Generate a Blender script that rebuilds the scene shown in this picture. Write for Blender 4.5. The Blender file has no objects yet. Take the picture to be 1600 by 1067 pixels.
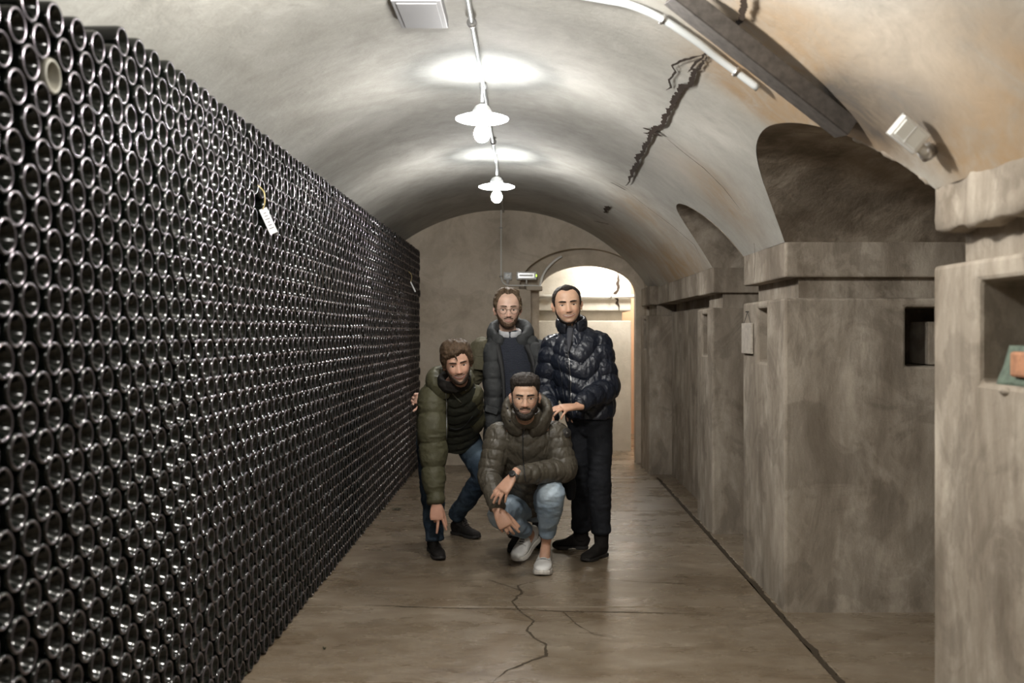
import bpy, bmesh, math, random
import numpy as np
from mathutils import Vector, Matrix, Euler

rnd = random.Random(7)
sc = bpy.context.scene
COL = sc.collection

# ---------------------------------------------------------------- camera
FPX, VPX, VPY, CAMH = 1556.0, 825.0, 520.0, 1.45
cam_d = bpy.data.cameras.new('camera')
cam_d.sensor_width = 36.0
cam_d.lens = FPX / 1600 * 36
cam_d.shift_x = -(VPX - 800) / 1600
cam_d.shift_y = -(533.5 - VPY) / 1600
cam_d.clip_start = 0.05
cam_d.dof.use_dof = True
cam_d.dof.focus_distance = 6.4
cam_d.dof.aperture_fstop = 2.6
cam = bpy.data.objects.new('camera', cam_d)
cam.location = (0, 0, CAMH)
cam.rotation_euler = (math.pi/2, 0, 0)
COL.objects.link(cam)
sc.camera = cam

# ---------------------------------------------------------------- world, exposure
w = bpy.data.worlds.new('world'); sc.world = w
w.use_nodes = True
w.node_tree.nodes['Background'].inputs[0].default_value = (0.9, 0.95, 1.0, 1)
w.node_tree.nodes['Background'].inputs[1].default_value = 0.0
sc.view_settings.view_transform = 'Standard'
sc.view_settings.look = 'None'
sc.view_settings.exposure = 0.08
sc.view_settings.gamma = 1.0
sc.view_settings.use_curve_mapping = False

# ---------------------------------------------------------------- lamps (light values)
LAMP_Y = (5.12, 7.50)            # the two lamps in view
LAMP_X, LAMP_H = -0.236, 2.540
def point_light(loc, power, col=(1, 0.97, 0.92), rad=0.06):
    d = bpy.data.lights.new('lamp_light', 'POINT'); d.energy = power; d.color = col; d.shadow_soft_size = rad
    o = bpy.data.objects.new('lamp_light', d); o.location = loc; COL.objects.link(o)
    return o
point_light((LAMP_X, 3.0, 2.58), 150, (1, 0.975, 0.925), 0.09)    # same row of lamps, above the frame
point_light((LAMP_X, 0.35, 2.58), 55, (1, 0.975, 0.925), 0.09)
point_light((1.14, 11.80, 2.36), 72, (1, 0.98, 0.94), 0.10)    # lamp of the cross passage, behind the end wall
point_light((1.75, 13.6, 2.3), 90, (1, 0.82, 0.66), 0.10)

# ---------------------------------------------------------------- helpers
def W(px, py, Y):
    """a place in the cellar from a reading of the photograph and its distance"""
    return np.array([(px - VPX) / FPX * Y, Y, CAMH + (VPY - py) / FPX * Y])

VC_X, VC_Z, VR = -0.27, 0.895, 1.90         # main vault: circle in the x-z plane
def vault_z(x): return VC_Z + math.sqrt(max(VR*VR - (x - VC_X)**2, 0))
def V(px, py, off=0.0):
    """point of the main vault seen at a pixel, moved inwards by off"""
    a, b = (px - VPX)/FPX, (VPY - py)/FPX
    ox, oz = -VC_X, CAMH - VC_Z
    A, B, Cc = a*a + b*b, 2*(a*ox + b*oz), ox*ox + oz*oz - (VR-off)**2
    t = (-B + math.sqrt(B*B - 4*A*Cc)) / (2*A)
    return np.array([a*t, t, CAMH + b*t])

def vhash(i, j, k):
    n = (i*374761393 + j*668265263 + k*2147483647 + 1013904223) & 0xffffffff
    n = ((n ^ (n >> 13)) * 1274126177) & 0xffffffff
    return ((n ^ (n >> 16)) & 0xffff) / 65535.0
def vnoise(p, s=1.0):
    """value noise of an (n,3) array, -1..1"""
    q = np.asarray(p, float) * s
    f = np.floor(q).astype(np.int64); t = q - f; t = t*t*(3-2*t)
    r = 0
    for a in (0, 1):
        for b in (0, 1):
            for c in (0, 1):
                wgt = (t[:,0] if a else 1-t[:,0])*(t[:,1] if b else 1-t[:,1])*(t[:,2] if c else 1-t[:,2])
                r = r + wgt*vhash(f[:,0]+a, f[:,1]+b, f[:,2]+c)
    return r*2 - 1

# ---- materials
def new_mat(name):
    m = bpy.data.materials.new(name); m.use_nodes = True
    nt = m.node_tree
    return m, nt, nt.nodes['Principled BSDF']
def N(nt, typ, **kw):
    n = nt.nodes.new(typ)
    for k, v in kw.items(): setattr(n, k, v)
    return n
def ramp(nt, fac, stops):
    r = N(nt, 'ShaderNodeValToRGB')
    el = r.color_ramp.elements
    while len(el) < len(stops): el.new(0.5)
    for e, (p, c) in zip(el, stops):
        e.position = p; e.color = (*c, 1) if len(c) == 3 else c
    nt.links.new(fac, r.inputs[0])
    return r.outputs[0]
def noise(nt, vec, scale, detail=4, rough=0.55, dist=0.0):
    n = N(nt, 'ShaderNodeTexNoise'); n.inputs['Scale'].default_value = scale
    n.inputs['Detail'].default_value = detail; n.inputs['Roughness'].default_value = rough
    n.inputs['Distortion'].default_value = dist
    if vec is not None: nt.links.new(vec, n.inputs['Vector'])
    return n.outputs['Fac']
def mapping(nt, scale=(1,1,1), rot=(0,0,0)):
    t = N(nt, 'ShaderNodeTexCoord'); mp = N(nt, 'ShaderNodeMapping')
    mp.inputs['Scale'].default_value = scale; mp.inputs['Rotation'].default_value = rot
    nt.links.new(t.outputs['Object'], mp.inputs[0])
    return mp.outputs[0]
def mixc(nt, fac, a, b, mode='MIX'):
    m = N(nt, 'ShaderNodeMix', data_type='RGBA', blend_type=mode)
    def put(sock, v):
        if hasattr(v, 'default_value') or hasattr(v, 'links'): nt.links.new(v, sock)
        else: sock.default_value = (*v, 1) if isinstance(v, tuple) else v
    put(m.inputs[0], fac); put(m.inputs[6], a); put(m.inputs[7], b)
    return m.outputs[2]
def mathn(nt, op, a, b=None):
    m = N(nt, 'ShaderNodeMath', operation=op)
    for i, v in enumerate((a, b)):
        if v is None: continue
        if isinstance(v, (int, float)): m.inputs[i].default_value = v
        else: nt.links.new(v, m.inputs[i])
    return m.outputs[0]
def bump(nt, h, strength, dist=0.01, nrm=None):
    b = N(nt, 'ShaderNodeBump'); b.inputs['Strength'].default_value = strength; b.inputs['Distance'].default_value = dist
    nt.links.new(h, b.inputs['Height'])
    if nrm is not None: nt.links.new(nrm, b.inputs['Normal'])
    return b.outputs[0]

def simple(name, col, rough=0.6, metal=0.0, spec=0.5, coat=0.0, bumps=None, emit=None, var=0.0, sheen=0.0):
    m, nt, p = new_mat(name)
    p.inputs['Base Color'].default_value = (*col, 1); p.inputs['Roughness'].default_value = rough
    p.inputs['Metallic'].default_value = metal; p.inputs['Specular IOR Level'].default_value = spec
    p.inputs['Coat Weight'].default_value = coat
    p.inputs['Sheen Weight'].default_value = sheen
    if var:
        v = mapping(nt)
        f = noise(nt, v, 40, 5)
        c = ramp(nt, f, [(0.3, tuple(x*(1-var) for x in col)), (0.7, tuple(min(1, x*(1+var)) for x in col))])
        nt.links.new(c, p.inputs['Base Color'])
    if bumps:
        v = mapping(nt, bumps[3] if len(bumps) > 3 else (1,1,1))
        nt.links.new(bump(nt, noise(nt, v, bumps[0], 5), bumps[1], bumps[2]), p.inputs['Normal'])
    if emit:
        p.inputs['Emission Color'].default_value = (*emit[0], 1); p.inputs['Emission Strength'].default_value = emit[1]
    return m

def concrete(name, dark, mid, light, rough=0.85, streak=1.0, bumpk=0.5, attr=True, spec=0.3, scale=1.0, patch=0.34):
    m, nt, p = new_mat(name)
    vb = mapping(nt, (1,1,1)); vs = mapping(nt, (1,1,streak))
    big = noise(nt, vs, 1.6*scale, 8, 0.62, 0.6)
    med = noise(nt, vs, 7*scale, 8, 0.65, 0.3)
    fine = noise(nt, vb, 90, 3, 0.6)
    f = mathn(nt, 'ADD', mathn(nt, 'MULTIPLY', big, 0.62), mathn(nt, 'MULTIPLY', med, 0.38))
    c = ramp(nt, f, [(0.36, dark), (0.5, mid), (0.64, light)])
    c = mixc(nt, mathn(nt, 'MULTIPLY', fine, 0.35), c, tuple(x*0.55 for x in mid))
    pt = noise(nt, vb, 2.3*scale, 9, 0.6, 1.0); pt2 = noise(nt, mapping(nt, (1.3,1.3,0.7)), 3.7*scale, 9, 0.68, 0.5)
    c = mixc(nt, ramp(nt, pt, [(0.495, (0,)*3), (0.55, (patch,)*3)]), c, tuple(x*0.62 for x in dark))
    c = mixc(nt, ramp(nt, pt2, [(0.52, (0,)*3), (0.64, (patch*0.8,)*3)]), c, tuple(min(1, x*1.10) for x in light))
    if attr:
        for nm, col, k in (('stain', (0.30, 0.19, 0.09), 1.0), ('grime', (0.055, 0.042, 0.032), 1.0), ('lime', (0.72, 0.69, 0.63), 1.0)):
            a = N(nt, 'ShaderNodeAttribute', attribute_name=nm)
            br = noise(nt, vb, 5, 7, 0.7, 0.8)
            k2 = mathn(nt, 'MULTIPLY', a.outputs['Fac'], ramp(nt, br, [(0.3, (0.35,)*3), (0.6, (1,)*3)]))
            c = mixc(nt, k2, c, col)
    nt.links.new(c, p.inputs['Base Color'])
    p.inputs['Roughness'].default_value = rough; p.inputs['Specular IOR Level'].default_value = spec
    b1 = bump(nt, med, bumpk, 0.02)
    b2 = bump(nt, noise(nt, vb, 45, 6, 0.7), bumpk*0.8, 0.006, b1)
    nt.links.new(b2, p.inputs['Normal'])
    return m

M = {}
M['vault'] = concrete('vault_plaster', (0.29,0.28,0.25), (0.385,0.375,0.34), (0.48,0.47,0.435), bumpk=0.3, scale=0.8, patch=0.12)
M['pier'] = concrete('pier_render', (0.150,0.118,0.086), (0.31,0.265,0.212), (0.54,0.48,0.40), streak=0.35, bumpk=0.6, attr=True)
M['end'] = concrete('end_wall_render', (0.43,0.36,0.28), (0.54,0.465,0.37), (0.63,0.555,0.455), bumpk=0.4, patch=0.25)
M['back'] = concrete('passage_render', (0.42,0.39,0.32), (0.52,0.48,0.41), (0.60,0.57,0.50), bumpk=0.35, patch=0.1)
M['pink'] = simple('pink_render', (0.55,0.36,0.25), 0.85, bumps=(20,0.4,0.01))
M['bottle'] = None
M['white'] = simple('white_plastic', (0.74,0.74,0.72), 0.4)
M['offwhite'] = simple('aged_white_plastic', (0.60,0.60,0.58), 0.45)
M['pipe'] = simple('grey_pipe', (0.46,0.48,0.48), 0.35)
M['whitepipe'] = simple('white_pipe', (0.72,0.71,0.67), 0.4)
M['steel'] = simple('dull_steel', (0.085,0.075,0.068), 0.55, metal=0.3, bumps=(60,0.3,0.003), var=0.3)
M['hatch'] = simple('grey_plate', (0.30,0.30,0.31), 0.6)
M['galv'] = simple('galvanised', (0.55,0.55,0.55), 0.35, metal=0.9)
M['crack'] = simple('crack_dark', (0.040,0.029,0.022), 0.95, spec=0.1)
M['crackf'] = simple('crack_floor', (0.05,0.038,0.025), 0.9, spec=0.2)
M['lens'] = simple('clear_cover', (0.80,0.82,0.80), 0.15)
M['green'] = simple('green_light', (0.35,0.8,0.05), 0.4, emit=((0.5,1,0.05), 2.5))
M['paper'] = simple('paper', (0.75,0.75,0.74), 0.8)
M['ink'] = simple('ink', (0.06,0.06,0.08), 0.8)
M['string'] = simple('yellow_string', (0.55,0.44,0.18), 0.8)
M['diff'] = simple('lamp_diffuser', (0.9,0.9,0.9), 0.3, emit=((1,0.985,0.96), 25))
M['bulb'] = simple('lamp_bulb', (0.9,0.9,0.9), 0.3, emit=((1,0.975,0.94), 600))
M['shade'] = simple('lamp_shade', (0.8,0.8,0.8), 0.4, emit=((0.95,0.98,1.0), 38))
M['black'] = simple('matt_black', (0.01,0.01,0.01), 0.8)

# ---- mesh objects
def mesh_obj(name, verts, faces, mat=None, parent=None, smooth=False, label=None, cat=None, group=None, kind=None):
    me = bpy.data.meshes.new(name)
    verts = np.asarray(verts, float)
    if parent is not None:
        verts = verts - np.array(parent_origin(parent))
    me.from_pydata(verts.tolist(), [], [tuple(int(i) for i in f) for f in faces]); me.update()
    if smooth: me.shade_smooth()
    o = bpy.data.objects.new(name, me); COL.objects.link(o)
    if mat: me.materials.append(mat)
    if parent is not None: o.parent = parent
    tag(o, label, cat, group, kind)
    return o
def parent_origin(p):
    v = Vector((0,0,0))
    while p is not None:
        v = v + p.location; p = p.parent
    return v
def tag(o, label=None, cat=None, group=None, kind=None):
    for k, v in (('label', label), ('category', cat), ('group', group), ('kind', kind)):
        if v: o[k] = v
    return o
def thing(name, loc, label=None, cat=None, group=None, kind=None):
    o = bpy.data.objects.new(name, None); o.location = tuple(float(c) for c in loc); o.empty_display_size = 0.1
    COL.objects.link(o); return tag(o, label, cat, group, kind)
class MB:
    """collects simple solids"""
    def __init__(s): s.v = []; s.f = []
    def add(s, v, f):
        n = len(s.v); s.v += [tuple(map(float, p)) for p in v]; s.f += [tuple(i+n for i in q) for q in f]; return s
    def box(s, lo, hi, mat=None):
        x0,y0,z0 = lo; x1,y1,z1 = hi
        v = [(x0,y0,z0),(x1,y0,z0),(x1,y1,z0),(x0,y1,z0),(x0,y0,z1),(x1,y0,z1),(x1,y1,z1),(x0,y1,z1)]
        if mat is not None: v = [tuple(mat @ Vector(p)) for p in v]
        return s.add(v, [(0,3,2,1),(4,5,6,7),(0,1,5,4),(1,2,6,5),(2,3,7,6),(3,0,4,7)])
    def tube(s, pts, r, n=10, cap=True):
        v, f = tube_geo(pts, r, n, cap); return s.add(v, f)
    def build(s, name, mat=None, parent=None, smooth=False, bevel=0, **kw):
        o = mesh_obj(name, s.v, s.f, mat, parent, smooth, **kw)
        if bevel: bev(o, bevel)
        return o
def bev(o, w, seg=2):
    bm = bmesh.new(); bm.from_mesh(o.data)
    bmesh.ops.remove_doubles(bm, verts=bm.verts, dist=1e-5)
    ed = [e for e in bm.edges if len(e.link_faces) == 2 and e.calc_face_angle(0) > 0.5]
    bmesh.ops.bevel(bm, geom=ed, offset=w, segments=seg, affect='EDGES', profile=0.5)
    bm.to_mesh(o.data); bm.free()
    return o
def tube_geo(pts, r, n=10, cap=True):
    P = [np.array(p, float) for p in pts]
    rr = r if hasattr(r, '__len__') else [r]*len(P)
    v, f = [], []
    up = None
    for i, p in enumerate(P):
        t = P[min(i+1, len(P)-1)] - P[max(i-1, 0)]; t = t/np.linalg.norm(t)
        if up is None:
            up = np.array([0,0,1.]) if abs(t[2]) < 0.9 else np.array([1.,0,0])
        u = up - t*np.dot(up, t); u /= np.linalg.norm(u); b = np.cross(t, u); up = u
        for k in range(n):
            a = 2*math.pi*k/n
            v.append(p + (u*math.cos(a) + b*math.sin(a))*rr[i])
    for i in range(len(P)-1):
        for k in range(n):
            k2 = (k+1) % n
            f.append((i*n+k, i*n+k2, (i+1)*n+k2, (i+1)*n+k))
    if cap:
        f.append(tuple(range(n))[::-1]); f.append(tuple((len(P)-1)*n+k for k in range(n)))
    return v, f
def smooth_path(pts, m=6):
    P = [np.array(p, float) for p in pts]
    P = [2*P[0]-P[1]] + P + [2*P[-1]-P[-2]]
    out = []
    for i in range(1, len(P)-2):
        for k in range(m):
            t = k/m
            a, b, c, d = P[i-1], P[i], P[i+1], P[i+2]
            out.append(0.5*((2*b) + (-a+c)*t + (2*a-5*b+4*c-d)*t*t + (-a+3*b-3*c+d)*t**3))
    out.append(P[-2])
    return out
def revolve(profile, n, axis='z', cap=False):
    """profile: list of (radius, height)"""
    v, f = [], []
    for r, h in profile:
        for k in range(n):
            a = 2*math.pi*k/n
            v.append((r*math.cos(a), r*math.sin(a), h))
    for i in range(len(profile)-1):
        for k in range(n):
            k2 = (k+1) % n
            f.append((i*n+k, i*n+k2, (i+1)*n+k2, (i+1)*n+k))
    if axis == 'x': v = [(z, x, y) for x, y, z in v]
    return v, f
def set_attr(me, name, vals):
    a = me.attributes.new(name, 'FLOAT', 'POINT'); a.data.foreach_set('value', np.asarray(vals, np.float32))
def bool_cut(o, boxes):
    """cut boxes out of o and keep the result as plain mesh"""
    mb = MB()
    for lo, hi in boxes: mb.box(lo, hi)
    c = mesh_obj('cutter', mb.v, mb.f)
    md = o.modifiers.new('b', 'BOOLEAN'); md.object = c; md.operation = 'DIFFERENCE'; md.solver = 'EXACT'
    dg = bpy.context.evaluated_depsgraph_get()
    me = bpy.data.meshes.new_from_object(o.evaluated_get(dg))
    o.modifiers.clear(); o.data = me
    bpy.data.objects.remove(c)

def ellipsoid(c, r, M3=None, n=20):
    v, f = [], []
    for i in range(n+1):
        th = math.pi*i/n
        for k in range(n):
            a = 2*math.pi*k/n
            v.append((math.sin(th)*math.cos(a)*r[0], math.sin(th)*math.sin(a)*r[1], math.cos(th)*r[2]))
    v = np.array(v)
    if M3 is not None: v = v @ np.asarray(M3).T
    v = v + np.asarray(c)
    for i in range(n):
        for k in range(n):
            k2 = (k+1) % n; f.append((i*n+k, (i+1)*n+k, (i+1)*n+k2, i*n+k2))
    return v, f
# ================================================================ the cellar
RX = 1.33                      # aisle face of the piers
SPR = 1.92                     # springing height of the vault
XI0 = VC_X + math.sqrt(VR*VR - (SPR - VC_Z)**2)
END = 10.92
BAYS = [(3.25, 5.16), (6.16, 7.18)]
BACKX = 3.2
def arc_h(z, za, zb, crown=2.31):
    hw = (zb-za)/2; rise = crown - SPR; R = (hw*hw + rise*rise)/(2*rise)
    d = z - (za+zb)/2
    if R >= hw*1.0001:
        v = crown - (R - math.sqrt(max(R*R - d*d, 0)))
    else:
        v = SPR + rise*math.sqrt(max(0, 1-(d/hw)**2))
    return max(v, SPR)

def blob(P, px, py, rx_, ry_, on=V):
    """soft patch on the vault around the place seen at px,py; sizes in metres along the vault"""
    c = V(px, py)
    d = P - c
    q = (d[:,1]/ry_)**2 + ((d[:,0]**2 + d[:,2]**2)/rx_**2)
    return np.exp(-q)

# ---- main vault
def build_vault():
    zs = list(np.arange(-2.0, END, 0.05)) + [END]
    for za, zb in BAYS: zs += [za, zb, za+0.01, zb-0.01, za+0.03, zb-0.03]
    zs = sorted(set(round(z, 4) for z in zs))
    nA = 90
    th0 = math.pi - math.asin((SPR-VC_Z)/VR)      # left springing angle
    verts, faces = [], []
    for z in zs:
        th1 = math.asin((SPR-VC_Z)/VR)
        for za, zb in BAYS:
            if za < z < zb: th1 = math.asin((arc_h(z, za, zb)-VC_Z)/VR)
        for k in range(nA+1):
            th = th0 + (th1-th0)*k/nA
            verts.append((VC_X + VR*math.cos(th), z, VC_Z + VR*math.sin(th)))
    for i in range(len(zs)-1):
        for k in range(nA):
            a = i*(nA+1)+k; b = a+nA+1
            faces.append((a, a+1, b+1, b))
    P = np.array(verts)
    # slight unevenness of the plaster
    n = vnoise(P, 1.3)*0.006 + vnoise(P, 4.0)*0.003
    c = np.array([VC_X, 0, VC_Z]); d = P - c; d[:,1] = 0; d /= np.linalg.norm(d, axis=1)[:,None]
    edge = np.isclose(P[:,1], END)
    P2 = P + d*n[:,None]*(~edge)[:,None]
    o = mesh_obj('ceiling', P2, faces, M['vault'], smooth=True, label='plastered barrel vault of the cellar with water stains', cat='ceiling', kind='structure')
    st = 0.9*blob(P, 1215, 95, 0.28, 0.40) + 0.9*blob(P, 1290, 125, 0.22, 0.35) + 0.6*blob(P, 1180, 150, 0.3, 0.18) + 0.6*blob(P, 1340, 150, 0.2, 0.3)
    st += 0.45*blob(P, 1120, 300, 0.3, 0.35) + 0.35*blob(P, 1000, 330, 0.25, 0.5) + 0.55*blob(P, 1060, 420, 0.3, 1.2) + 0.35*blob(P, 980, 380, 0.3, 0.9)
    st += 0.5*blob(P, 1500, 150, 0.25, 0.4) + 0.5*blob(P, 1400, 110, 0.2, 0.5) + 0.4*blob(P, 1580, 120, 0.2, 0.2) + 0.5*blob(P, 1540, 250, 0.25, 0.25)
    gr = 0.55*blob(P, 1295, 140, 0.05, 0.18) + 0.75*blob(P, 1385, 185, 0.14, 0.26) + 0.5*blob(P, 1330, 160, 0.1, 0.2) + 0.35*blob(P, 1430, 175, 0.1, 0.2)
    gr += 0.35*blob(P, 930, 385, 0.12, 0.5)
    li = 0.7*blob(P, 1380, 20, 0.35, 0.45) + 0.5*blob(P, 1120, 210, 0.18, 0.4) + 0.4*blob(P, 1050, 270, 0.2, 0.6) + 0.25*blob(P, 900, 60, 0.8, 0.8)
    for nm, v in (('stain', st), ('grime', gr), ('lime', li)): set_attr(o.data, nm, np.clip(v*(1.7 if nm != 'lime' else 0.8), 0, 1))
    return o
build_vault()

# ---- cross vaults over the bays
for i, (za, zb) in enumerate(BAYS):
    verts, faces = [], []
    zz = [za + (zb-za)*(0.5-0.5*math.cos(math.pi*k/40)) for k in range(41)]
    nx = 24
    for z in zz:
        h = arc_h(z, za, zb)
        x0 = VC_X + math.sqrt(VR*VR - (h-VC_Z)**2)
        for k in range(nx+1):
            verts.append((x0 + (BACKX+0.1-x0)*k/nx, z, h))
    for a in range(40):
        for k in range(nx):
            q = a*(nx+1)+k; faces.append((q, q+1, q+nx+2, q+nx+1))
    o = mesh_obj('ceiling_bay', verts, faces, M['pier'], smooth=True, label=('cross vault over the side bay in front of the big pier', 'cross vault over the narrow side bay behind the big pier')[i], cat='ceiling', kind='structure')

# ---- left side, back wall of the bays, near end
def plane_box(name, lo, hi, mat, label, cat='wall', bevel=0.0):
    return MB().box(lo, hi).build(name, mat, bevel=bevel, label=label, cat=cat, kind='structure')
xl = VC_X - (XI0 - VC_X)
plane_box('wall_left', (xl-0.2, -2.1, 0), (xl, END+0.3, SPR+0.03), M['end'], 'wall behind the bottle stack')
plane_box('wall_back', (BACKX, -2.1, 0), (BACKX+0.2, END+0.3, 2.5), M['pier'], 'back wall of the side bays')
plane_box('wall_near', (xl-0.2, -2.25, 0), (BACKX+0.2, -2.05, 3.0), M['end'], 'near wall of the cellar')

# ---- piers
def block(lo, hi, niches=(), name='body', parent=None, bevel=0.012, rough=None):
    o = MB().box(lo, hi).build(name, M['pier'], bevel=0, parent=parent)
    off = np.array(parent_origin(parent)) if parent is not None else np.zeros(3)
    if niches: bool_cut(o, niches)
    bev(o, bevel)
    return o
def rough_block(lo, hi, name, parent, step=0.04, amp=0.012, seed=0):
    """block with worn, crumbling faces"""
    bm = bmesh.new()
    x0,y0,z0 = lo; x1,y1,z1 = hi
    o = MB().box(lo, hi).build(name, M['pier'], parent=parent)
    bm.from_mesh(o.data)
    bmesh.ops.bevel(bm, geom=bm.edges[:], offset=0.01, segments=1, affect='EDGES')
    for ax, (a, b) in enumerate(((x0,x1),(y0,y1),(z0,z1))):
        n = int((b-a)/step)
        po = np.array(parent_origin(parent))
        for k in range(1, n):
            c = [0,0,0]; c[ax] = a + (b-a)*k/n - po[ax]
            nn = [0,0,0]; nn[ax] = 1
            if c[ax]+po[ax] > 2.2 and ax == 0: continue
            bmesh.ops.bisect_plane(bm, geom=bm.verts[:]+bm.edges[:]+bm.faces[:], plane_co=c, plane_no=nn)
    P = np.array([v.co[:] for v in bm.verts])
    bm.normal_update()
    n1 = vnoise(P+seed, 9)*amp + vnoise(P+seed, 25)*amp*0.6
    for v, k in zip(bm.verts, n1): v.co += v.normal*(k - amp*0.3)
    bm.to_mesh(o.data); bm.free()
    o.data.shade_smooth()
    return o
def pier(y0, y1, label, face_niche=True, near_niche=False, rx=RX, worn=False, nd=(-0.11, 0.12, 1.283, 1.588), top=1.632, sb=1.738):
    t = thing('pillar', (rx+0.3, (y0+y1)/2, 0), label, 'pier', kind='structure')
    nch = []
    yc = (y0+y1)/2
    if face_niche: nch.append(((rx-0.1, yc+nd[0], nd[2]), (rx+0.34, yc+nd[1], nd[3])))
    if near_niche: nch.append(((1.957, y0-0.1, 1.276), (2.32, y0+0.42, 1.583)))
    block((rx, y0, -0.02), (BACKX+0.02, y1, top), nch, 'pier_shaft', t, 0.014)
    if near_niche:
        MB().box((2.13, y0+0.14, 1.280), (2.31, y0+0.40, 1.51)).build('niche_slab', M['pier'], t, bevel=0.006)
    MB().box((rx+0.085, y0+0.05, 1.60), (BACKX+0.02, y1-0.05, 1.80)).build('pier_neck', M['pier'], t)
    if worn: rough_block((rx+0.000, y0, sb+0.004), (BACKX+0.02, y1, SPR+0.03), 'springer', t, 0.035, 0.016)
    else: MB().box((rx+0.004, y0, 1.738), (BACKX+0.02, y1, SPR+0.012)).build('springer', M['pier'], t, bevel=0.010)
    return t
pier(2.22, 3.27, 'nearest concrete pier, with a niche holding a green bundle', worn=True, nd=(-0.2, 0.19, 1.303, 1.602), top=1.668, sb=1.772)
pier(5.16, 6.16, 'big concrete pier with a tile hung on its face and square niches', near_niche=True)
pier(7.18, 7.83, 'slim concrete pier standing behind the big pier')
pier(10.2, END+0.02, 'last concrete pier beside the archway', rx=1.24)
# worn arris where the vault runs down to the near pier
def arris():
    pts, r = [], []
    for k in range(26):
        z = SPR - 0.02 + (2.17-SPR)*k/25
        # lunette edge on the near pier side
        lo, hi = BAYS[0][0], sum(BAYS[0])/2
        for _ in range(30):
            mid = (lo+hi)/2
            if arc_h(mid, *BAYS[0]) < z: lo = mid
            else: hi = mid
        x = VC_X + math.sqrt(VR*VR - (z-VC_Z)**2)
        pts.append((x+0.012+rnd.uniform(-.006,.006), lo-0.006+rnd.uniform(-.008,.008), z)); r.append(0.010+rnd.uniform(-0.004,0.006))
    v, f = tube_geo(pts, r, 9)
    return mesh_obj('trim_1', v, f, M['pier'], smooth=True, label='crumbling plaster edge of the vault above the near pier', cat='trim', kind='structure')
arris()

# ---- filled bays (wall set back under a ledge)
for y0, y1, nm in ((7.83, 10.2, 'wall_right'), (-2.1, 2.22, 'wall_right_near')):
    t = thing(nm, (1.6, (y0+y1)/2, 0), 'set-back wall between the slim pier and the last pier' if y0 > 0 else 'set-back wall beside the camera end of the aisle', 'wall', kind='structure')
    MB().box((1.475, y0-0.01, -0.02), (1.9, y1+0.01, 1.66)).build('wall_face', M['pier'], t)
    MB().box((1.52, y0-0.01, 1.6), (1.9, y1+0.01, 1.78)).build('neck', M['pier'], t)
    MB().box((RX+0.004, y0-0.01, 1.745), (1.9, y1+0.01, SPR+0.012)).build('ledge', M['pier'], t)

# ---- end wall with the archway
def arch_wall(name, y0, y1, xa, xb, spring, crown, mat, label, xmin=-2.1, xmax=3.3, top=3.0):
    n = 28
    hw, xc, rise = (xb-xa)/2, (xa+xb)/2, crown-spring
    prof = [(xa, 0)] + [(xc - hw*math.cos(math.pi*k/n), spring + rise*math.sin(math.pi*k/n)) for k in range(n+1)] + [(xb, 0)]
    outer = [(xmin, 0)] + [(xmin + (xmax-xmin)*k/n, top) for k in range(n+1)] + [(xmax, 0)]
    v, f = [], []
    for y in (y0, y1):
        for (x, z) in prof: v.append((x, y, z))
        for (x, z) in outer: v.append((x, y, z))
    m = len(prof)
    for k in range(m-1):
        f.append((k, k+1, m+k+1, m+k))                       # front (y0)
        b = 2*m
        f.append((b+k, b+m+k, b+m+k+1, b+k+1))
        f.append((k, b+k, b+k+1, k+1))                       # reveal
    P = np.array(v)
    o = mesh_obj(name, P, f, mat, label=label, cat='wall', kind='structure')
    return o
arch_wall('wall_end', END, END+0.17, -0.10, 1.30, 1.93, 2.38, M['end'], 'end wall of the aisle with an arched doorway')
arch_wall('wall_end_inner', END+0.17, END+0.36, 0.125, 1.20, 1.90, 2.205, M['end'], 'inner arch of the doorway in the end wall', xmin=-0.4, xmax=1.6, top=2.6)
MB().box((-0.12, END-0.035, 0), (0.03, END+0.17, 1.93)).build('trim_2', M['end'], bevel=0.01, label='flat pilaster at the edge of the doorway', cat='trim', kind='structure')
MB().box((-0.02, END-0.05, 1.915), (0.16, END+0.2, 1.96)).build('trim_3', M['end'], bevel=0.008, label='small corbel under the spring of the doorway arch', cat='trim', kind='structure')

# ---- cross passage beyond
t = thing('wall_passage', (0.6, 12.5, 0), 'bright pier wall of the cross passage seen through the archway', 'wall', kind='structure')
MB().box((-2.2, 12.25, -0.02), (1.27, 13.2, 1.60)).build('wall_face', M['back'], t, bevel=0.012)
MB().box((-2.2, 12.36, 1.55), (1.17, 13.15, 1.75)).build('neck', M['back'], t)
MB().box((-2.2, 12.25, 1.72), (1.27, 13.2, 2.62)).build('springer', M['back'], t, bevel=0.012)
plane_box('wall_passage_far', (1.0, 14.3, 0), (3.2, 14.5, 3.0), M['pink'], 'reddish wall at the far end of the passage')
plane_box('wall_passage_side', (3.2, 11.2, 0), (3.4, 14.5, 3.0), M['back'], 'side wall of the cross passage')
plane_box('wall_passage_left', (-2.3, 11.2, 0), (-2.1, 12.3, 3.0), M['back'], 'other side wall of the cross passage')
plane_box('ceiling_passage', (-2.3, END+0.3, 2.6), (3.4, 14.5, 2.8), M['back'], 'ceiling of the cross passage', 'ceiling')
# fins above the crown keep the vault and passage tight
plane_box('wall_end_above', (-2.3, END+0.3, 2.5), (3.4, END+0.45, 3.1), M['end'], 'wall above the doorway on the passage side')

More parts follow.
